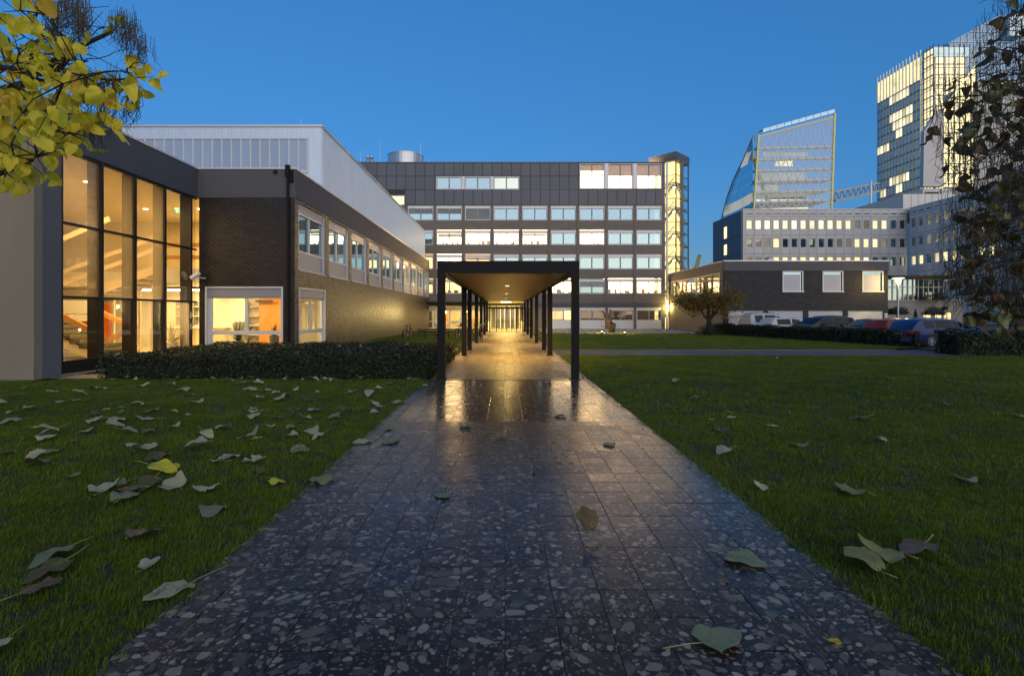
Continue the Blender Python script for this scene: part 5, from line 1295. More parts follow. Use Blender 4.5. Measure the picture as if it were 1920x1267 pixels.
# ------------------------------------------------------------------ leafy masses
def leafy(mb, pts_fn, n, s0, s1, up=.3, seed=1, tint=None):
    r = random.Random(seed)
    for k in range(n):
        p, nrm = pts_fn(r); d = (Vector(nrm)*.8 + Vector((r.gauss(0,1), r.gauss(0,1), r.gauss(0,1)+up))*.7).normalized()
        a = d.orthogonal().normalized(); an = r.random()*6.283; b = d.cross(a); t = a*math.cos(an)+b*math.sin(an); w_ = d.cross(t)
        s = r.uniform(s0, s1); p = Vector(p); tv = tint(r, p) if tint else r.random()
        mb.quad(tuple(p-t*s), tuple(p+w_*s*.45+d*s*.15), tuple(p+t*s), tuple(p-w_*s*.45+d*s*.15), max(.001, tv))
def box_surf(x0, x1, y0, y1, z0, z1, j=.07, wav=.05):
    def f(r):
        A = [(x1-x0)*(z1-z0), (x1-x0)*(y1-y0), (y1-y0)*(z1-z0)*2]; q = r.random()*sum(A); x = r.uniform(x0,x1); y = r.uniform(y0,y1); z = z0+(z1-z0)*r.random()
        if q < A[0]: p, nn = (x, y0+abs(r.gauss(0,j)), z), (0,-1,0)
        elif q < A[0]+A[1]: p, nn = (x, y, z1-abs(r.gauss(0,j))), (0,0,1)
        elif r.random() < .5: p, nn = (x0+abs(r.gauss(0,j)), y, z), (-1,0,0)
        else: p, nn = (x1-abs(r.gauss(0,j)), y, z), (1,0,0)
        w_ = wav*noise.noise(Vector(p)*2.2)*2; hz = (p[2]-z0)/(z1-z0)
        return (p[0]+nn[0]*w_, p[1]+nn[1]*w_, p[2]+ (w_ + wav*noise.noise(Vector((p[0]*.8,p[1]*.8,4)))*2)*hz), nn
    return f
def hedge_core(x0, x1, y0, y1, z0, z1, nm, mt, par): return MB().box(x0+.12,x1-.12,y0+.12,y1-.12,z0,z1-.14).build(nm, mt, par)
bed = thing('clipped_shrub_bed', 'low wide clipped dark green shrub bed before the brick wing', 'shrub bed', (-6.5,14,0))
hedge_core(-11.15,-1.95,14.0,20.3,0,.62,'stems',M['soil'],bed)
m = MB(); leafy(m, box_surf(-11.15,-1.95,14.0,20.3,.02,.62), 52000, .022, .055, .5, 11); m.build('foliage', M['shrub'], bed)
m = MB()
for k in range(130):
    x, y = rnd.uniform(-11,-2.1), rnd.choice((14.0+rnd.random()*.4, rnd.uniform(14,20))); m.tube([(x,y,0),(x+rnd.uniform(-.1,.1),y+rnd.uniform(-.1,.1),.3),(x+rnd.uniform(-.15,.15),y+rnd.uniform(-.1,.1),.64)],[.01,.007,.003],4)
tag(m.build('twigs', M['twig'], bed), kind='stuff')
def hedge(p, q, wd, h, n, label, seed):
    t = thing('clipped_hedge', label, 'hedge', (p[0],p[1],0)); p, q = Vector((*p,0)), Vector((*q,0)); L = (q-p).length; d = (q-p)/L; s = Vector((-d.y,d.x,0))
    fn = box_surf(0,L,0,wd,.03,h,.09,.07)
    def g_(r):
        a, nn = fn(r); v = p+d*a[0]+s*a[1]; nv = d*nn[0]+s*nn[1]+Vector((0,0,nn[2])); return (v.x,v.y,a[2]), nv
    m = MB(); leafy(m, g_, n, .03, .07, .3, seed); m.build('foliage', M['yew'], t)
    m = MB(); c_ = [p+d*.15+s*.15, p+d*(L-.15)+s*.15, p+d*(L-.15)+s*(wd-.15), p+d*.15+s*(wd-.15)]
    m.poly([(v.x,v.y,h-.16) for v in c_])
    for k in range(4): a, b = c_[k], c_[(k+1)%4]; m.quad((a.x,a.y,0),(b.x,b.y,0),(b.x,b.y,h-.16),(a.x,a.y,h-.16))
    m.build('core', M['soil'], t)
hedge((17.15,42.4),(20.9,26.1),1.1,.84,26000,'long dark yew hedge along the parked cars',21)
hedge((19.1,21.5),(33,20.4),1.5,1.0,22000,'dark clipped hedge under the drooping tree at the right edge',22)

# ------------------------------------------------------------------ trees
def limb(mb, p0, p1, r0, r1, seed, sag=0, n=6, k=6):
    r = random.Random(seed); pts = []; rad = []; p0, p1 = Vector(p0), Vector(p1); L = (p1-p0).length
    for i in range(n+1):
        t = i/n; j = Vector((r.gauss(0,1), r.gauss(0,1), r.gauss(0,1)))*L*.03*math.sin(t*math.pi); pts.append(p0.lerp(p1, t)+j+Vector((0,0,sag*math.sin(t*math.pi)))); rad.append(r0+(r1-r0)*t)
    mb.tube([tuple(p) for p in pts], rad, k); return pts
# small autumn tree on the lawn
tx, ty = PX(1326,41), 41.0
at_ = thing('autumn_tree', 'small wide autumn tree with twisted trunk before the low brick building', 'tree', (tx,ty,0))
m = MB(); r = random.Random(5)
p1 = limb(m, (tx,ty,0), (tx+.15,ty,1.15), .26, .19, 1, k=9)[-1]
tips = []
for k, (dx, dy, dz, rr) in enumerate(((-1.9,.3,2.2,.1),(1.6,-.3,1.6,.1),(.4,.6,2.6,.11),(-.7,-.7,2.3,.09),(2.1,.5,2.2,.08),(-2.3,-.3,1.4,.07),(1.0,-.6,2.4,.08),(-.3,.2,3.0,.08))):
    e = limb(m, p1, (p1.x+dx, p1.y+dy, p1.z+dz), rr, .03, 10+k, .25)
    for j in range(7):
        b = e[r.randint(2,6)]; t_ = b+Vector((r.gauss(0,.8), r.gauss(0,.6), r.uniform(-.4,.6))); ee = limb(m, b, t_, .025, .008, 100+k*9+j, .08, 4, 4); tips.append(ee[-1])
        for i in range(5):
            b2 = ee[r.randint(1,4)]; t2 = b2+Vector((r.gauss(0,.4), r.gauss(0,.35), r.uniform(-.25,.35))); limb(m, b2, t2, .010, .004, 500+k*99+j*7+i, .03, 2, 3); tips.append(t2)
m.build('trunk', M['bark'], at_)
m = MB()
def crown_pt(r):
    while True:
        b = r.choice(tips); p = b+Vector((r.gauss(0,.22), r.gauss(0,.22), r.gauss(-.1,.2)))
        dens = .5+noise.noise(p*1.1)*1.3 + (.35 if p.z < 3.3 else -.28)
        if r.random() < dens: return tuple(p), (r.gauss(0,.5), -.4, .6)
leafy(m, crown_pt, 6200, .055, .12, .2, 31, lambda r, p: min(1,max(0,.45+.35*r.gauss(0,1)))); m.build('crown', M['autumn'], at_)
us = thing('underplanting', 'small leafy shrub around the foot of the autumn tree', 'shrub', (tx,ty,0))
m = MB()
def ball(c, rx, ry, rz):
    def f(r):
        d = Vector((r.gauss(0,1), r.gauss(0,1), abs(r.gauss(0,1)))).normalized(); k = r.uniform(.6,1.08)*(1+.35*noise.noise(d*2.1+Vector(c)))
        return (c[0]+d.x*rx*k, c[1]+d.y*ry*k, c[2]+d.z*rz*k), d
    return f
leafy(m, ball((tx+.1,ty-.4,.0),1.1,.7,.85), 2600, .03, .07, .3, 33); m.build('foliage', M['shrub'], us)
for k, (u, Y, h, w_, lb_, nm) in enumerate(((1716.5,50,2.0,.5,'small conical conifer against the brown podium wall','conifer'),(1905,30,3.2,.7,'tall conical conifer behind the drooping tree','conifer'),(1752,52,2.3,1.0,'small round tree against the podium wall','tree'),(1750,64.8,3.4,1.6,'dark bush on the podium ledge','bush'),(1682,46,2.3,.9,'small round bush behind the street lamp','bush'))):
    x = PX(u, Y); z0 = PZ(563,64.5) if k == 3 else 0
    t = thing({'conifer':'conifer','tree':'round_tree','bush':'round_bush'}[nm], lb_, nm, (x,Y,z0)); m = MB()
    if nm == 'conifer':
        def cp(r): z = r.random()**1.3; a = r.random()*6.28; rr = w_*(1-z)*(r.uniform(.75,1.05)); return (x+rr*math.cos(a), Y+rr*math.sin(a), z0+.1+z*h), (math.cos(a), math.sin(a), .4)
        leafy(m, cp, 1600, .04, .09, .3, 40+k); MB().tube([(x,Y,z0),(x,Y,z0+h*.9)],[.07,.02],6).build('trunk', M['bark'], t)
    else:
        zc_ = z0+(h-w_*.7 if k != 3 else .0); leafy(m, ball((x,Y,zc_),w_,w_*.8,w_*.75 if k != 3 else .9), 1500, .05, .1, .3, 40+k)
        MB().tube([(x,Y,z0),(x,Y,zc_+.4)],[.06,.04],6).build('trunk', M['bark'], t)
    m.build('crown', M['shrub'], t)

# catalpa leaf meshes
def heart(t):
    # outline from the stalk notch round to the tip and back; unit length about 1
    a = t*2*math.pi; rr = .52*(1-.30*math.cos(a)**3) ; x = rr*math.sin(a)*.92; y = -rr*math.cos(a)
    if math.cos(a) > .82: y += .16*(math.cos(a)-.82)/.18
    if math.cos(a) < -.9: y += .16*(-.9-math.cos(a))/.1
    return x, y+.42
def leaf_mesh(seed, mat, size=.2, curl=.3, stalk=.7, lobed=False, fold=0.0, stalk_r=.004, ns=22, nrg=4):
    r = random.Random(seed); m = MB(); ph = r.random()*6; cx, cy, tw_ = r.gauss(0,curl), r.gauss(0,curl), r.gauss(0,curl*.8); base = 0
    def zf(x, y):
        z = cx*x*x + cy*(y-.4)**2 + tw_*x*(y-.4) + fold*abs(x) + .035*math.sin(9*y+ph) *abs(x)*3 + .03*math.sin(11*x+7*y+ph)
        z += .018*math.cos(math.atan2(x, y+.05)*14)*math.hypot(x,y)
        return z
    m.v.append((0, .10*size, zf(0,.1)*size))
    for g in range(1, nrg+1):
        f = g/nrg
        for k in range(ns):
            x, y = heart(k/ns); y = .10+(y-.10)*f; x *= f
            if lobed: q = 1+.30*max(0, math.cos(3*2*math.pi*(k/ns)))*f*f - .1*f; x *= q; y = .1+(y-.1)*q
            q = 1+.05*math.sin(k*2.7+ph)*f; x *= q
            m.v.append((x*size, y*size, zf(x,y)*size))
    for k in range(ns): m.f.append((0, 1+k, 1+(k+1)%ns)); m.t.append(0); m.m.append(0)
    for g in range(nrg-1):
        for k in range(ns): a = 1+g*ns; m.f.append((a+k, a+ns+k, a+ns+(k+1)%ns, a+(k+1)%ns)); m.t.append(0); m.m.append(0)
    m.mi = 1
    if stalk:
        b = r.uniform(-.25,.25); m.tube([(0,.10*size,zf(0,.1)*size+.001),(b*.3*size,-.2*stalk*size,.02*size),(b*size,-.75*stalk*size,.03*size+r.uniform(-.02,.05)*size)],[stalk_r*.8,stalk_r*.8,stalk_r],5)
    v0 = stalk_r*.55
    for (ex, ey) in ((0,.86),(.30,.62),(-.30,.62),(.34,.30),(-.34,.30)):
        pts = [(ex*q*size, (.1+(ey-.1)*q)*size, zf(ex*q, .1+(ey-.1)*q)*size+.0012) for q in (0,.33,.66,.95)]; m.tube(pts, [v0,v0*.8,v0*.6,v0*.3], 3, cap=False)
    return m.mesh('leaf', [mat, M['stalk']], smooth=True)
def leafset(mats, seeds, **kw): return [leaf_mesh(s, M[mt], **kw) for mt in mats for s in seeds]

def catalpa(name, label, base, height, boughs, leaf_meshes, leaf_pts, npods, pod_pts, seed, leaf_scale=(.75,1.2), hang=.5, extra=None):
    r = random.Random(seed); t = thing(name, label, 'tree', (base[0],base[1],0)); m = MB()
    top = limb(m, (base[0],base[1],0), (base[0],base[1],height), .22, .14, seed, k=10)[-1]
    tw_ = MB(); nodes = []
    for k, b in enumerate(boughs):
        e = limb(m, b[0], b[1], b[2], b[3], seed+k+1, b[4] if len(b) > 4 else .2, 8, 7)
        nodes += e[2:]
    m.build('trunk', M['bark'], t)
    crown = None; pts = leaf_pts(r)
    for p in pts:
        p = Vector(p); a = min(nodes, key=lambda q: (q-p).length_squared)
        d = (p-a); mid = a+d*.55+Vector((r.gauss(0,.06), r.gauss(0,.06), abs(r.gauss(.1,.08))))*min(1.5,d.length)
        if d.length > .05: tw_.tube([tuple(a), tuple(mid), tuple(p)],[.010,.006,.003],4,cap=False); nodes.append(mid) if len(nodes) < 260 else None
    crown = tw_.build('crown', M['twig'], t)
    for p in pts:
        me = r.choice(leaf_meshes); s = r.uniform(*leaf_scale)
        o = bpy.data.objects.new('leaf', me); col.objects.link(o); o.parent = crown; w_ = wloc(crown); o.location = (p[0]-w_[0], p[1]-w_[1], p[2]-w_[2])
        o.rotation_euler = (R(-90)+r.gauss(0,hang), r.gauss(0,.5), r.random()*6.283); o.scale = (s,s,s)
    if extra:
        xm = MB(); lm = leaf_meshes[0]
        for p in extra(r):
            me = r.choice(leaf_meshes); sc_ = r.uniform(*leaf_scale); mt_ = Matrix.Translation(p) @ Matrix.Rotation(r.random()*6.283,4,'Z') @ Matrix.Rotation(r.gauss(0,.5),4,'Y') @ Matrix.Rotation(R(-90)+r.gauss(0,hang),4,'X') @ Matrix.Scale(sc_,4)
            b = len(xm.v); xm.v += [tuple(mt_ @ v_.co) for v_ in me.vertices]
            for pl_ in me.polygons: xm.f.append(tuple(b+i for i in pl_.vertices)); xm.t.append(0); xm.m.append(pl_.material_index)
        tag(xm.build('leaves', [leaf_meshes[0].materials[0], M['stalk']], t, True), kind='stuff')
    pm_ = MB()
    for p in pod_pts(r, npods):
        L = r.uniform(.22,.42); b = r.gauss(0,.09); c_ = r.gauss(0,.09); x, y, z = p; tv = r.random()
        pm_.tube([(x,y,z),(x-b*.25,y-c_*.25,z-L*.5),(x+b,y+c_,z-L)],[.0025,.0042,.0015],3,t=max(.001,tv),cap=False)
    tag(pm_.build('seed_pods', M['pod'], t), kind='stuff')
    return t
Y6 = 6.0
def left_pts(r):
    out = []
    while len(out) < 285:
        u = r.uniform(-50, 300); v = r.uniform(-70, 352); Y = r.gauss(6.0, .55)
        if v < 130: lim = 60+v*1.0 if v > 0 else 70
        else: lim = 300-(v-140)*1.05
        if u > lim + r.gauss(0,14): continue
        dens = 1.0 if v > 60 else .55
        if u > 150 and r.random() < .55: continue
        if v > 265 and u > 60 and r.random() < .5: continue
        if r.random() > dens: continue
        out.append(P(u, v, Y))
    for (u, v) in ((288,145),(270,118),(255,128),(262,165),(243,100),(232,35),(205,38),(265,172),(170,210),(190,225),(150,238),(135,70),(172,68),(160,265),(140,255)): out.append(P(u, v, 6.0+r.uniform(-.3,.3)))
    return out
def left_pods(r, n):
    cl = [(150,20),(160,35),(120,10),(235,45),(250,60),(268,90),(225,40),(180,175),(195,165),(230,200),(250,195),(200,215),(175,235),(165,160),(215,150),(140,5),(110,20),(100,40),(245,70),(150,60)]
    out = []
    for k in range(n):
        u, v = r.choice(cl); out.append(P(u+r.gauss(0,9), v+r.gauss(0,8)-18, 6.1+r.gauss(0,.25)))
    return out
LB = (-8.6,6.2)
lv_yellow = leafset(['leaf_yellow']*7+['leaf_amber'], [1,2,3,4,5], size=.14, curl=.55, stalk=.5, fold=.25, stalk_r=.0022)
bl = [((LB[0],LB[1],2.6), P(110,110,6.0), .10, .03), ((LB[0],LB[1],2.9), P(210,60,6.2), .09, .02), ((LB[0],LB[1],2.3), P(60,300,5.8), .08, .02, .1), ((LB[0],LB[1],3.2), P(-60,-60,6.4), .12, .04), ((-7.3,6.1,3.9), P(215,150,6.1), .04, .012), ((-7.0,6.0,3.4), P(130,250,5.9), .035, .01)]
for k in range(16):
    a = P(rnd.uniform(20,110), rnd.uniform(20,150), 6.1); b = P(rnd.uniform(140,280), rnd.uniform(0,210), 6.1+rnd.uniform(-.3,.3)); bl.append((a, b, .010, .003, rnd.uniform(-.05,.12)))
catalpa('catalpa_tree', 'yellow leaved catalpa branches with dark seed pods in the top left corner', LB, 5.2, bl, lv_yellow, left_pts, 520, left_pods, 77, extra=lambda r: [p for p in left_pts(r)][:130])
def right_pts(r):
    out = []
    def edge(v): return 1860-v*.55 if v < 150 else 1775-(v-150)*.05 if v < 330 else 1775 if v < 560 else 1800
    while len(out) < 298:
        u = r.uniform(1740, 1990); v = r.uniform(-60, 620); Y = r.gauss(8.3,.35)
        if u < edge(v)+abs(r.gauss(0,28)): continue
        if v < 150 and r.random() < .45: continue
        out.append(P(u, v, Y))
    for (u, v) in ((1737,255),(1750,235),(1790,270),(1810,245),(1830,262),(1770,575),(1812,590),(1835,585)): out.append(P(u, v, 8.2))
    return out
def right_pods(r, n):
    out = []
    def edge(v): return 1855-v*.6 if v < 150 else 1740+(v-220)*.1 if v < 330 else 1755
    while len(out) < n:
        u = r.uniform(1730,1990); v = -60+690*r.random()**.75; 
        if u < edge(v)+abs(r.gauss(0,26)) or v > 575: continue
        out.append(P(u, v-20, 8.2+r.gauss(0,.6)))
    return out
RB = (10.6,8.8)
lv_dull = leafset(['leaf_dull','leaf_dull','leaf_dull','leaf_brown','leaf_olive'], [11,12,13,14,15], size=.17, curl=.9, stalk=.6, fold=.8, stalk_r=.0022)
br = []
for k in range(70):
    v = rnd.uniform(-40,560); br.append(((9.4+rnd.uniform(-.3,.5),8.6+rnd.uniform(-.4,.4), PZ(v-60,8.5)), P(max(1745, (1890-v*.55 if v < 150 else 1800)+rnd.gauss(-10,24)), v+rnd.uniform(-20,50), 8.2+rnd.gauss(0,.4)), .016, .003, rnd.uniform(-.05,.22)))
for z in (2.6,3.4,4.3,5.2,6.2): br.append(((RB[0],RB[1],z),(9.3,8.6,z+.5),.1,.04,.1))
catalpa('catalpa_tree', 'dark drooping catalpa thick with hanging seed pods at the right edge', RB, 6.6, br, lv_dull, right_pts, 2700, right_pods, 88)

# ------------------------------------------------------------------ fallen leaves
lf = {}
for cname, mats in (('pale','leaf_pale'),('green','leaf_green'),('brown','leaf_brown'),('olive','leaf_olive'),('yellow','leaf_yellow'),('dull','leaf_dull'),('amber','leaf_amber')):
    lf[cname] = [leaf_mesh(200+s, M[mats], size=1.0, curl=.38, stalk=.8 if s % 2 else .35, fold=(-.2,.15,.3,-.1,.25,.0)[s], stalk_r=.014, lobed=(s in (2,4))) for s in range(6)]
for cname in ('green','olive','pale','dull','yellow'): lf[cname+'_flat'] = [leaf_mesh(300+s, M['leaf_'+cname], size=1.0, curl=.10, stalk=(1.3,.9,.6)[s], fold=(.05,.10,-.05)[s], stalk_r=.014, lobed=(s == 2)) for s in range(3)]
names = {'pale':'pale grey green','green':'dark green','brown':'reddish brown','olive':'olive','yellow':'yellow green','dull':'dull brown','amber':'amber'}
def drop(u, v, wpx, cname, where, label=None, z=None, tilt=.13, k=None, rot=None, f=1.0, curl=None):
    x, y = G(u, v); s = min(.24, max(.06, wpx*y/FPX*(.95 if label else .88)))*f
    on = 'path' in where
    me = lf[cname][rnd.randint(0,5) if k is None else k]
    if on and cname+'_flat' in lf and 'upright' not in (label or ''): me = lf[cname+'_flat'][(k or 0) % 3]
    o = bpy.data.objects.new('fallen_leaf', me); col.objects.link(o); o.location = (x, y, (.004+s*.05 if on else .030) if z is None else z)
    o.rotation_euler = rot or (rnd.gauss(0,tilt), rnd.gauss(0,tilt)+(math.pi if rnd.random() < .2 else 0), rnd.random()*6.283); o.scale = (s,s,s)
    mt_ = o.rotation_euler.to_matrix(); lowz = min((mt_ @ v_.co).z for v_ in me.vertices)*s
    if z is None: o.location.z = (.003 if on else .012) - lowz
    if not label:
        sz = 'large' if s > .19 else 'small' if s < .12 else ''
        zone = where
        if where == 'left lawn': zone = 'left lawn close to the camera' if y < 5 else 'left lawn near the path edge' if x > -3.6 else 'left lawn before the shrub bed' if y > 10 else 'middle of the left lawn'
        if where == 'right lawn': zone = 'right lawn close to the camera' if y < 6 else 'right lawn near the cross path' if y > 13 else 'middle of the right lawn'
        label = ' '.join((sz+' '+names[cname]+' fallen leaf lying on the '+zone).split())
    tag(o, label, 'leaf', 'fallen leaves on the '+where); return o
A_ = '''30,310,60,p;140,292,45,p;370,312,110,p;485,335,110,p;555,366,100,p;430,380,50,p;30,393,60,p;185,437,80,p;120,343,60,o;40,463,70,p;160,503,120,p;220,553,35,y;235,580,120,p;400,600,150,p;330,650,140,p;540,598,90,p;490,655,60,b;90,735,100,d;290,790,160,b;330,740,120,p;410,708,110,g;480,880,90,o;915,275,80,p;1160,266,50,p;800,405,60,p;940,390,110,p;830,420,40,p;690,437,60,p;790,458,60,g;1000,398,50,p;1070,433,90,d;1165,447,45,a;650,480,80,b;840,500,120,p;680,517,110,p;1060,497,110,p;1255,470,40,p;730,558,110,p;1050,570,110,d;1155,560,80,p;810,600,100,p;865,685,70,p;950,690,140,p;1370,620,90,p;1410,695,150,p;1640,650,140,g;1150,745,200,d;1600,740,150,p;1520,790,110,p;1720,785,80,p;1000,870,170,y;870,930,110,o;1160,830,120,a;1060,940,160,d;1230,970,260,p;670,1010,190,p;940,1020,180,d;830,1080,290,g;1370,1020,200,p;1460,1090,200,g;1320,330,70,p;1350,390,130,p;1490,560,120,p;1720,440,60,p;1640,258,70,p;1600,232,60,p;1290,300,90,p;1720,335,35,p;680,290,70,b;745,287,40,p'''
C2 = '''195,295,110,p;370,275,60,p;500,270,50,p;570,272,55,p;635,285,40,g;140,355,100,p;235,355,60,p;245,378,70,p;420,358,50,p;605,368,40,p;850,362,80,p;845,390,80,p;1035,382,100,p;395,408,90,d;170,430,90,p;265,440,100,p;580,433,80,d;215,512,60,p;110,515,80,p;635,510,130,p;790,497,70,d;1055,452,100,p;1135,487,80,p;1060,535,90,p;1290,445,80,p;135,575,120,p;255,577,90,d;430,577,80,b;515,572,60,p;700,582,150,g;280,640,80,p;385,645,90,g;540,675,130,p;455,712,100,p;665,723,100,p;60,745,110,y;450,815,180,o;190,885,110,p;95,915,90,p;205,1010,90,d;240,1095,140,y;1150,305,70,b;1130,338,70,p'''
G2 = '''490,264,40,g;640,342,45,p;555,352,25,p;830,385,50,p;580,388,70,b;630,484,90,p;800,655,60,p;1690,630,90,p;1230,344,75,d;1295,435,60,p;910,465,60,o;1080,353,40,d;375,177,35,p;187,150,25,p;1360,172,40,b;1590,178,40,b;1740,230,50,b;1600,285,30,b;1890,330,50,p;815,80,30,p;152,115,18,p;640,315,20,p;1830,245,30,d;1380,378,40,d;1625,438,30,d'''
cn = dict(p='pale', g='green', o='olive', y='yellow', b='brown', d='dull', a='amber')
for txt, ox, oy, scl, where in ((A_,0,650,3.62,'left lawn'),(C2,450,650,4.224,'left lawn'),(G2,1100,640,2.3415,'right lawn')):
    for it in txt.split(';'):
        a, b, w_, c_ = it.split(','); drop(ox+float(a)/scl, oy+float(b)/scl, float(w_)/scl, cn[c_], where)
for k in range(34):   # litter under the front of the shrub bed
    x = rnd.uniform(-10.8,-2.3); y = rnd.uniform(13.5,13.98); u = U0+x*FPX/y; v = V0+H*FPX/y
    drop(u, v, rnd.uniform(7,14), rnd.choice(('pale','pale','olive','dull')), 'left lawn')
for k in range(46):   # leaves caught on top of the clipped shrubs
    x, y = rnd.uniform(-10.9,-2.2), rnd.uniform(14.1,20.0); o = drop(U0+x*FPX/y, V0+H*FPX/y, rnd.uniform(8,14)*14/y, rnd.choice(('pale','olive','brown','dull')), 'left lawn', z=.64)
    o['label'] = names[[c for c in names if o.data in lf[c]][0]]+' fallen leaf caught on top of the clipped shrub bed'; o['group'] = 'fallen leaves on the shrub bed'
# leaves one can single out
for u, v, w_, c_, wh, lab, kk in (
    (362,1092,84,'pale','path','large pale leaf lying over the left edge of the path',0),
    (1655,1082,82,'olive','right lawn','curled pale leaf with a raised tip at the right path edge',2),
    (1700,1052,92,'olive','right lawn','big pale green leaf beside the curled one on the right lawn',0),
    (1738,1030,80,'brown','right lawn','brown leaf behind the two pale leaves on the right lawn',1),
    (240,1022,55,'brown','left lawn','dark red brown curled leaf on the near left lawn',2),
    (132,1062,80,'dull','left lawn','long folded dull leaf with stalk on the near left lawn',1),
    (140,1034,75,'green','left lawn','dark green curled leaf above the dull one on the near left lawn',3),
    (265,1073,40,'pale','left lawn','small pale leaf close to the large pale leaf at the path edge',4),
    (28,1124,60,'brown','left lawn','narrow brown leaf at the left frame edge',1),
    (20,1212,48,'pale','left lawn','pale folded leaf at the bottom left corner',3),
    (1310,1212,112,'green','path','big green leaf with long stalk at the bottom of the path',0),
    (1356,1040,70,'green','path','green notched leaf with thin stalk on the right half of the path',4),
    (1106,1008,46,'dull','path','upright folded dark leaf on the path centre',2),
    (880,803,58,'green','path','dark green leaf on the boundary of the wet shining tiles',4),
    (955,825,24,'dull','path','small dull leaf right of the green one on the path',1),
    (1040,779,22,'dull','path','small dark curled leaf on the shining tiles',3),
    (1135,831,24,'green','path','small green leaf on the right half of the path',5),
    (826,925,32,'green','path','crumpled grey green leaf left of the path centre',3),
    (718,833,44,'green','path','flat green leaf near the left path edge',1),
    (695,826,36,'pale','path','pale leaf overlapping the left path edge',0),
    (628,898,44,'olive','path','pale olive leaf on the left path border',5),
    (719,806,26,'olive','path','small olive leaf on the far left path border',2),
    (808,722,22,'pale','path','pale leaf at the path edge close to the left walkway post',1),
    (757,756,22,'pale','path','folded pale leaf halfway along the left path edge',2),
    (937,668,10,'yellow','path','small yellow leaf on the path under the walkway',0),
    (1626,932,52,'olive','right lawn','star shaped curled olive leaf on the right lawn',2),
    (1347,1088,12,'brown','path','tiny brown leaf scrap on the path',1),
    (1579,1205,11,'amber','path','tiny orange leaf scrap near the right path edge',1)):
    fl_ = 'on the path centre' in lab or 'raised tip' in lab
    drop(u, v, w_, c_, wh, lab, k=kk, rot=((1.0 if 'upright' in lab else .35), .1, .4) if fl_ else ((rnd.gauss(0,.06), rnd.gauss(0,.06), {1310:-1.15,1356:-2.3,362:2.6}.get(u, rnd.random()*6.28)) if wh == 'path' else None), f=1.0)

# labels: where several leaves look alike, say the row and the place in it
ordn = ['first','second','third','fourth','fifth','sixth','seventh','eighth','ninth','tenth','eleventh','twelfth','thirteenth','fourteenth','fifteenth','sixteenth','seventeenth','eighteenth','nineteenth','twentieth']+['twenty '+a for a in ('first','second','third','fourth','fifth','sixth','seventh','eighth','ninth')]+['thirtieth']+['thirty '+a for a in ('first','second','third','fourth','fifth','sixth','seventh','eighth','ninth')]+['fortieth']*20
bands_ = {}
for o in [o for o in col.objects if o.name.startswith('fallen_leaf') and ' lying on the ' in o['label'] or (o.name.startswith('fallen_leaf') and 'caught on top' in o['label'])]:
    bed_ = 'shrub bed' in o['group']; side = 'shrub bed' if bed_ else 'left lawn' if o.location.x < 0 else 'right lawn'
    wd = [1.5,3,5,7,9.2,11,12.6,13.45,14.05,40] if not bed_ else [13,15.5,17,18.5,30]; row = next(i for i in range(len(wd)) if o.location.y < wd[i+1])
    bands_.setdefault((side, row), []).append(o)
seen_rows = {}
for key in sorted(bands_): seen_rows.setdefault(key[0], []).append(key[1])
for (side, row), os_ in bands_.items():
    os_.sort(key=lambda o: abs(o.location.x)); rk = ordn[seen_rows[side].index(row)]
    for i, o in enumerate(os_):
        cn_ = o['label'].split(' fallen')[0].replace('large ','').replace('small ','')
        o['label'] = '%s leaf on the %s, %s from path, %s row back' % (cn_, side, ordn[i], rk)

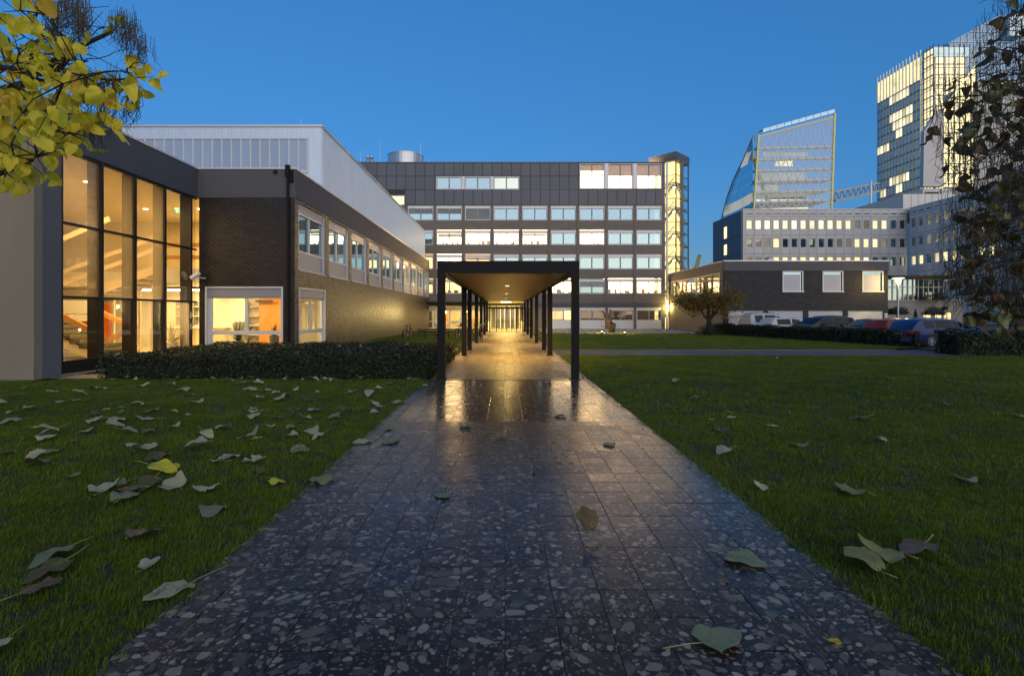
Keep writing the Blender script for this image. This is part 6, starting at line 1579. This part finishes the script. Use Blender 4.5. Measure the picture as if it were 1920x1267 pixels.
# ------------------------------------------------------------------ cars
def car(label, paint, kind, loc, deg, two_tone=None):
    spec = {
     'wagon': (.90, .93, [(-2.38,.86),(-2.34,.98),(-1.98,1.40),(-1.65,1.48),(-.9,1.50),(-.1,1.50),(.38,1.43),(1.12,1.00),(1.45,.95),(2.05,.84),(2.32,.70),(2.38,.55)], 1.36, -1.38, .325),
     'hatch': (.84, .93, [(-1.98,.80),(-1.93,.97),(-1.60,1.38),(-1.3,1.45),(-.5,1.47),(0,1.47),(.4,1.41),(1.02,1.00),(1.3,.95),(1.75,.83),(1.95,.68),(2.0,.52)], 1.24, -1.24, .30),
     'mpv': (.89, .98, [(-2.12,.84),(-2.08,1.02),(-1.86,1.46),(-1.45,1.57),(-.6,1.60),(.1,1.57),(.55,1.46),(1.42,1.02),(1.65,.95),(1.95,.80),(2.1,.64),(2.14,.5)], 1.32, -1.32, .32),
     'sedan': (.87, .92, [(-2.3,.78),(-2.25,.96),(-1.65,1.03),(-1.0,1.36),(-.5,1.43),(.1,1.43),(.35,1.38),(1.0,1.00),(1.35,.94),(2.0,.82),(2.25,.66),(2.3,.52)], 1.33, -1.33, .31),
     'van': (.88, 1.02, [(-2.05,.9),(-2.02,1.06),(-1.92,1.62),(-1.6,1.74),(-.6,1.77),(.2,1.75),(.6,1.64),(1.25,1.08),(1.5,1.02),(1.9,.86),(2.02,.7),(2.05,.52)], 1.28, -1.28, .31)}[kind]
    W, belt, top, xf, xr, wr = spec; t = thing('parked_car', label, 'car', (0,0,0), 'cars parked behind the hedge'); m = MB(); L0, L1 = top[0][0], top[-1][0]
    def sect(x, z):
        e = min((x-L0)/.35, (L1-x)/.5, 1); w_ = W*(.80+.20*math.sqrt(max(0,min(1,e)))); bl_ = min(belt, z-.03) if z < belt+.06 else belt
        zb = .22 + .12*max(0, 1-min((x-L0), (L1-x))/.4); gh = max(0, z-belt); rw = w_*(.965-.36*gh)
        return [(w_*.80,zb),(w_*.985,zb+.10),(w_,zb+.30),(w_*.995,(bl_+zb+.3)/2+.06),(w_*.965,bl_),(rw,max(bl_+.01,z-.055)),(rw*.84,z-.012),(0,z+.012)]
    secs = [sect(x, z) for x, z in top]; rings = []
    for (x, z), s in zip(top, secs): rings.append([(x,-y,zz) for y, zz in s] + [(x,y,zz) for y, zz in reversed(s[:-1])])
    n = len(rings[0]); b0 = len(m.v)
    for rg in rings: m.v += rg
    for i in range(len(rings)-1):
        for k in range(n): m.f.append((b0+i*n+k, b0+i*n+(k+1)%n, b0+(i+1)*n+(k+1)%n, b0+(i+1)*n+k)); m.t.append(0); m.m.append(0)
    m.poly(list(reversed(rings[0]))); m.poly(rings[-1])
    body = m.build('body', paint, t, True); md = body.modifiers.new('edge', 'EDGE_SPLIT'); md.split_angle = R(38)
    # glass: side windows between belt and roof, then screens
    zr_ = max(z for _, z in top); gi = [i for i, (x, z) in enumerate(top) if z > belt+.05]
    def sp_(i0, f, g, s):   # point on the side glass between stations, f along, g up
        i = min(int(i0+f), len(top)-2); ff = i0+f-i; a, b = secs[i], secs[i+1]; x = top[i][0]*(1-ff)+top[i+1][0]*ff
        pt = lambda q: (q[4][0]+(q[5][0]-q[4][0])*g, q[4][1]+(q[5][1]-q[4][1])*g)
        ya, za_ = pt(a); yb, zb2 = pt(b); return (x, s*(ya*(1-ff)+yb*ff+.008), za_*(1-ff)+zb2*ff)
    i0, i1 = gi[0], gi[-1]; span = i1-i0; cuts = [(.18,.34),(.37,.62),(.66,1.06)] if kind in ('wagon','van','mpv') else [(.12,.48),(.53,1.04)]
    for s in (-1, 1):
        for a, b in cuts:
            wn = MB(); st_ = 6
            for k in range(st_):
                fa_, fb_ = (a+(b-a)*k/st_)*span, (a+(b-a)*(k+1)/st_)*span; q = [sp_(i0,fa_,.10,s), sp_(i0,fb_,.10,s), sp_(i0,fb_,.88,s), sp_(i0,fa_,.88,s)]; wn.quad(*(q if s < 0 else q[::-1]))
            wn.build('side_window', M['carglass'], t)
        rail = MB(); pts = [sp_(i0,(.12+.94*k/10)*span,.07,s) for k in range(11)]; rail.tube([(x, y*1.004, z) for x, y, z in pts], .012, 4); rail.build('window_trim', M['chrome'] if kind == 'wagon' else M['black'], t)
        if kind in ('wagon','van'):
            rr = MB(); pts = [(top[i][0], s*(secs[i][5][0]*.93), top[i][1]+.045) for i in gi[1:-1]]; rr.tube(pts, .02, 5); rr.build('roof_rail', M['chrome'], t)
        mr = MB(); x_ = top[gi[-1]][0]+.15; mr.lathe((x_, s*(W+.09), belt+.06), [(0,-.07),(.09,-.05),(.1,.02),(.06,.07),(0,.08)], 8); mr.build('mirror', paint, t)
        mo = MB(); mo.box(-W*1.35, W*1.2, s*(W+.001), s*(W+.014), .50, .53); mo.build('side_moulding', M['chrome'] if kind == 'wagon' else M['black'], t)
        for xd in (-.95, .05): dh = MB(); dh.box(xd, xd+.2, s*(W*.985), s*(W*.985+.035), belt-.13, belt-.10); dh.build('door_handle', paint, t)
        for xd in (-.55, .5):
            dl_ = MB(); dl_.box(xd-.004, xd+.004, s*(W+.0005), s*(W+.004), .34, belt-.03); dl_.build('door_gap', M['black'], t)
    def screen(i, j, inset, nm):
        a, b = secs[i], secs[j]; (xa, za_), (xb, zb2) = top[i], top[j]; g = MB(); ya, yb = a[6][0]*1.02, b[6][0]*1.02
        lo_ = lambda q: (xa+(xb-xa)*q, ya+(yb-ya)*q, za_+(zb2-za_)*q+.012)
        x0, y0, z0 = lo_(inset); x1, y1, z1 = lo_(1-inset*.7); d = .012 if xb > xa else -.012
        sgn = -1 if nm == 'rear_window' else 1
        g.quad((x0+sgn*.012,-y0,z0),(x0+sgn*.012,y0,z0),(x1+sgn*.012,y1,z1),(x1+sgn*.012,-y1,z1)); g.build(nm, M['carglass'], t)
    screen(gi[0]-1, gi[0]+ (1 if kind != 'sedan' else 1), .12, 'rear_window'); screen(gi[-1]+1, gi[-1], .08, 'windscreen')
    for s in (-1, 1):
        for xw in (xf, xr):
            w_ = thing('wheel', None, None, (0,0,0)); w_.parent = t; w_.location = (xw, s*(W-.085), wr)
            prof_ = [(wr*.62,-.1),(wr*.95,-.1),(wr,-.07),(wr,.07),(wr*.95,.1),(wr*.62,.1)]
            ty_ = MB(); ty_.lathe((xw, s*(W-.085), wr), prof_, 28, ax='y'); ty_.build('tyre', M['rubber'], w_, True)
            rm_ = MB(); yo = s*(W+.008)
            for k in range(10):
                a = 2*math.pi*k/10; rm_.bar((xw,yo,wr),(xw+math.cos(a)*wr*.6,yo,wr+math.sin(a)*wr*.6),.045 if k % 2 else .03,.02)
            rm_.lathe((xw,yo-s*.02,wr), [(wr*.57,-.03),(wr*.66,.02 if s > 0 else -.03),(wr*.66,.03)], 24, ax='y'); rm_.lathe((xw,yo,wr), [(0,s*.02),(wr*.16,s*.018),(wr*.18,0)], 12, ax='y'); rm_.build('rim', M['rim'], w_)
            ar_ = MB(); ar_.lathe((xw, s*(W+.0), wr), [(wr*.55,s*.003),(wr*1.15,s*.004)], 26, ax='y'); ar_.build('wheel_arch', M['rubber'], t)
        ll = MB(); ll.box(L0-.015, L0+.22, s*W*.62, s*W*.93, .72, .90); ll.build('tail_light', M['taillight'], t)
        hl = MB(); hl.box(L1-.30, L1-.03, s*W*.52, s*W*.90, .60, .72); hl.build('headlight', M['chrome'], t)
    pl = MB(); pl.box(L0-.03, L0+.02, -.26, .26, .62 if kind != 'wagon' else .66, .74 if kind != 'wagon' else .77); pl.build('number_plate', M['plate'], t)
    bm = MB(); bm.box(L0-.03, L0+.12, -W*.78, W*.78, .30, .44); bm.box(L1-.12, L1+.02, -W*.76, W*.76, .28, .42); bm.build('bumpers', paint if kind != 'van' else M['black'], t)
    t.location = (loc[0], loc[1], 0); t.rotation_euler = (0,0,R(deg)); return t
M['taillight'] = pmat('tail_light', (.35,.015,.012), .2, coat=.5); M['plate'] = pmat('plain_plate', (.5,.42,.1), .5)
def paint(n, c, metal=0): return pmat(n, c, .30, metal=0, coat=.15, var=.03, spec=.2)
f = Vector((math.cos(R(8)), math.sin(R(8)))); l_ = Vector((-f.y, f.x)); c_ = Vector((21.86,26.35))+f*1.38+l_*.80
car('dark blue estate car with chrome window trim between the two hedges', paint('blue_paint', (.007,.030,.120)), 'wagon', c_, 8)
car('red hatchback showing its tail beside the blue estate', paint('red_paint', (.20,.02,.012)), 'hatch', (22.9,29.6), 10)
car('black saloon facing left beside the red hatchback', paint('black_paint', (.012,.013,.016)), 'sedan', (23.2,32.6), 190)
car('dark people carrier facing left before the brick building', paint('navy_paint', (.014,.017,.028)), 'mpv', (21.9,35.4), 190)
car('small white hatchback showing its tail behind the hedge', paint('white_paint_car', (.50,.52,.54), .0), 'hatch', (21.0,38.2), 12)
car('silver white van like car farthest along the hedge', paint('silver_paint', (.45,.47,.48), .4), 'van', (20.9,40.9), 12)

# ------------------------------------------------------------------ bicycles and racks
def bicycle(label, loc, deg, fc, basket=False):
    t = thing('bicycle', label, 'bicycle', (0,0,0), 'bicycles parked left of the walkway')
    for xw in (-.52, .52):
        w_ = thing('wheel', None, None); w_.parent = t; w_.location = (xw,0,.34)
        ty_ = MB(); ty_.tube([(xw+.33*math.cos(a*math.pi/12),0,.34+.33*math.sin(a*math.pi/12)) for a in range(25)], .018, 6, cap=False); ty_.build('tyre', M['rubber'], w_)
        s_ = MB()
        for k in range(12): a = k*math.pi/6; s_.tube([(xw,0,.34),(xw+.32*math.cos(a),0,.34+.32*math.sin(a))], .003, 3)
        s_.build('spokes', M['steel'], w_)
    m = MB()
    for a, b in (((-.52,.34),(-.1,.30)),((-.1,.30),(.40,.62)),((-.1,.30),(-.22,.80)),((-.2,.70),(.38,.82)),((-.52,.34),(-.2,.70)),((.52,.34),(.36,.98))): m.tube([(a[0],0,a[1]),(b[0],0,b[1])], .018, 6)
    m.build('frame', fc, t)
    m = MB(); m.tube([(.22,-.30,1.06),(.34,-.2,1.1),(.36,0,1.02),(.34,.2,1.1),(.22,.30,1.06)], .014, 6); m.build('handlebar', M['steel'], t)
    m = MB(); m.lathe((-.24,0,.88), [(0,-.03),(.11,-.02),(.12,.02),(0,.04)], 12); m.build('saddle', M['rubber'], t)
    m = MB(); m.lathe((-.1,0,.30), [(0,-.03),(.09,-.03),(.09,-.015)], 14, ax='y'); m.bar((-.1,.06,.30),(.02,.08,.18),.02,.02); m.bar((-.1,-.06,.30),(-.22,-.08,.42),.02,.02); m.build('crank', M['steel'], t)
    m = MB()
    for xw in (-.52, .52): m.tube([(xw+.37*math.cos(a),0,.34+.37*math.sin(a)) for a in [R(d) for d in range(20,181,16)]], .012, 4)
    m.build('mudguard', M['black'], t); m = MB(); m.box(-.86,-.84,-.03,.03,.52,.58); m.build('rear_reflector', M['taillight'], t)
    if basket: m = MB(); m.box(.48,.78,-.17,.17,.82,1.02); m.build('crate', basket, t)
    t.location = loc; t.rotation_euler = (0,0,R(deg)); return t
M['bikered'] = pmat('red_bike', (.35,.03,.03), .4)
bicycle('black bicycle seen end on before the brick side wall', (PX(765,33.5),33.5,.08), 80, M['black'])
bicycle('grey bicycle seen end on just left of the front walkway post', (PX(818,36),36,.08), 95, M['steel'])
bicycle('bicycle with a red crate between the first two walkway posts', (PX(862,34),34,.08), 75, M['black'], M['bikered'])
bicycle('bicycle leaning by the left walkway posts nearest the path', (-1.5,31.6,.0), 100, M['black'])
bicycle('bicycle behind the one by the left walkway posts', (-1.62,34.2,.0), 95, M['steel'])
bicycle('dark bicycle farther back among the left walkway posts', (-2.4,36.5,.06), 60, M['black'])
for k, (x0, x1, y, wh) in enumerate(((-7.0,-2.3,35.0,'nearer'),(-6.6,-2.3,39.0,'farther'))):
    t = thing('bicycle_rack', wh+' low dark bicycle rack left of the walkway', 'bicycle rack', ((x0+x1)/2,y,.06), 'bicycle racks')
    for z in (.32,.52): MB().tube([(x0,y,z),(x1,y,z)], .03, 6).build('rail', M['black'], t)
    for i in range(4): x = x0+(x1-x0)*i/3; MB().tube([(x,y,.05),(x,y,.58)], .035, 6).build('post', M['black'], t)
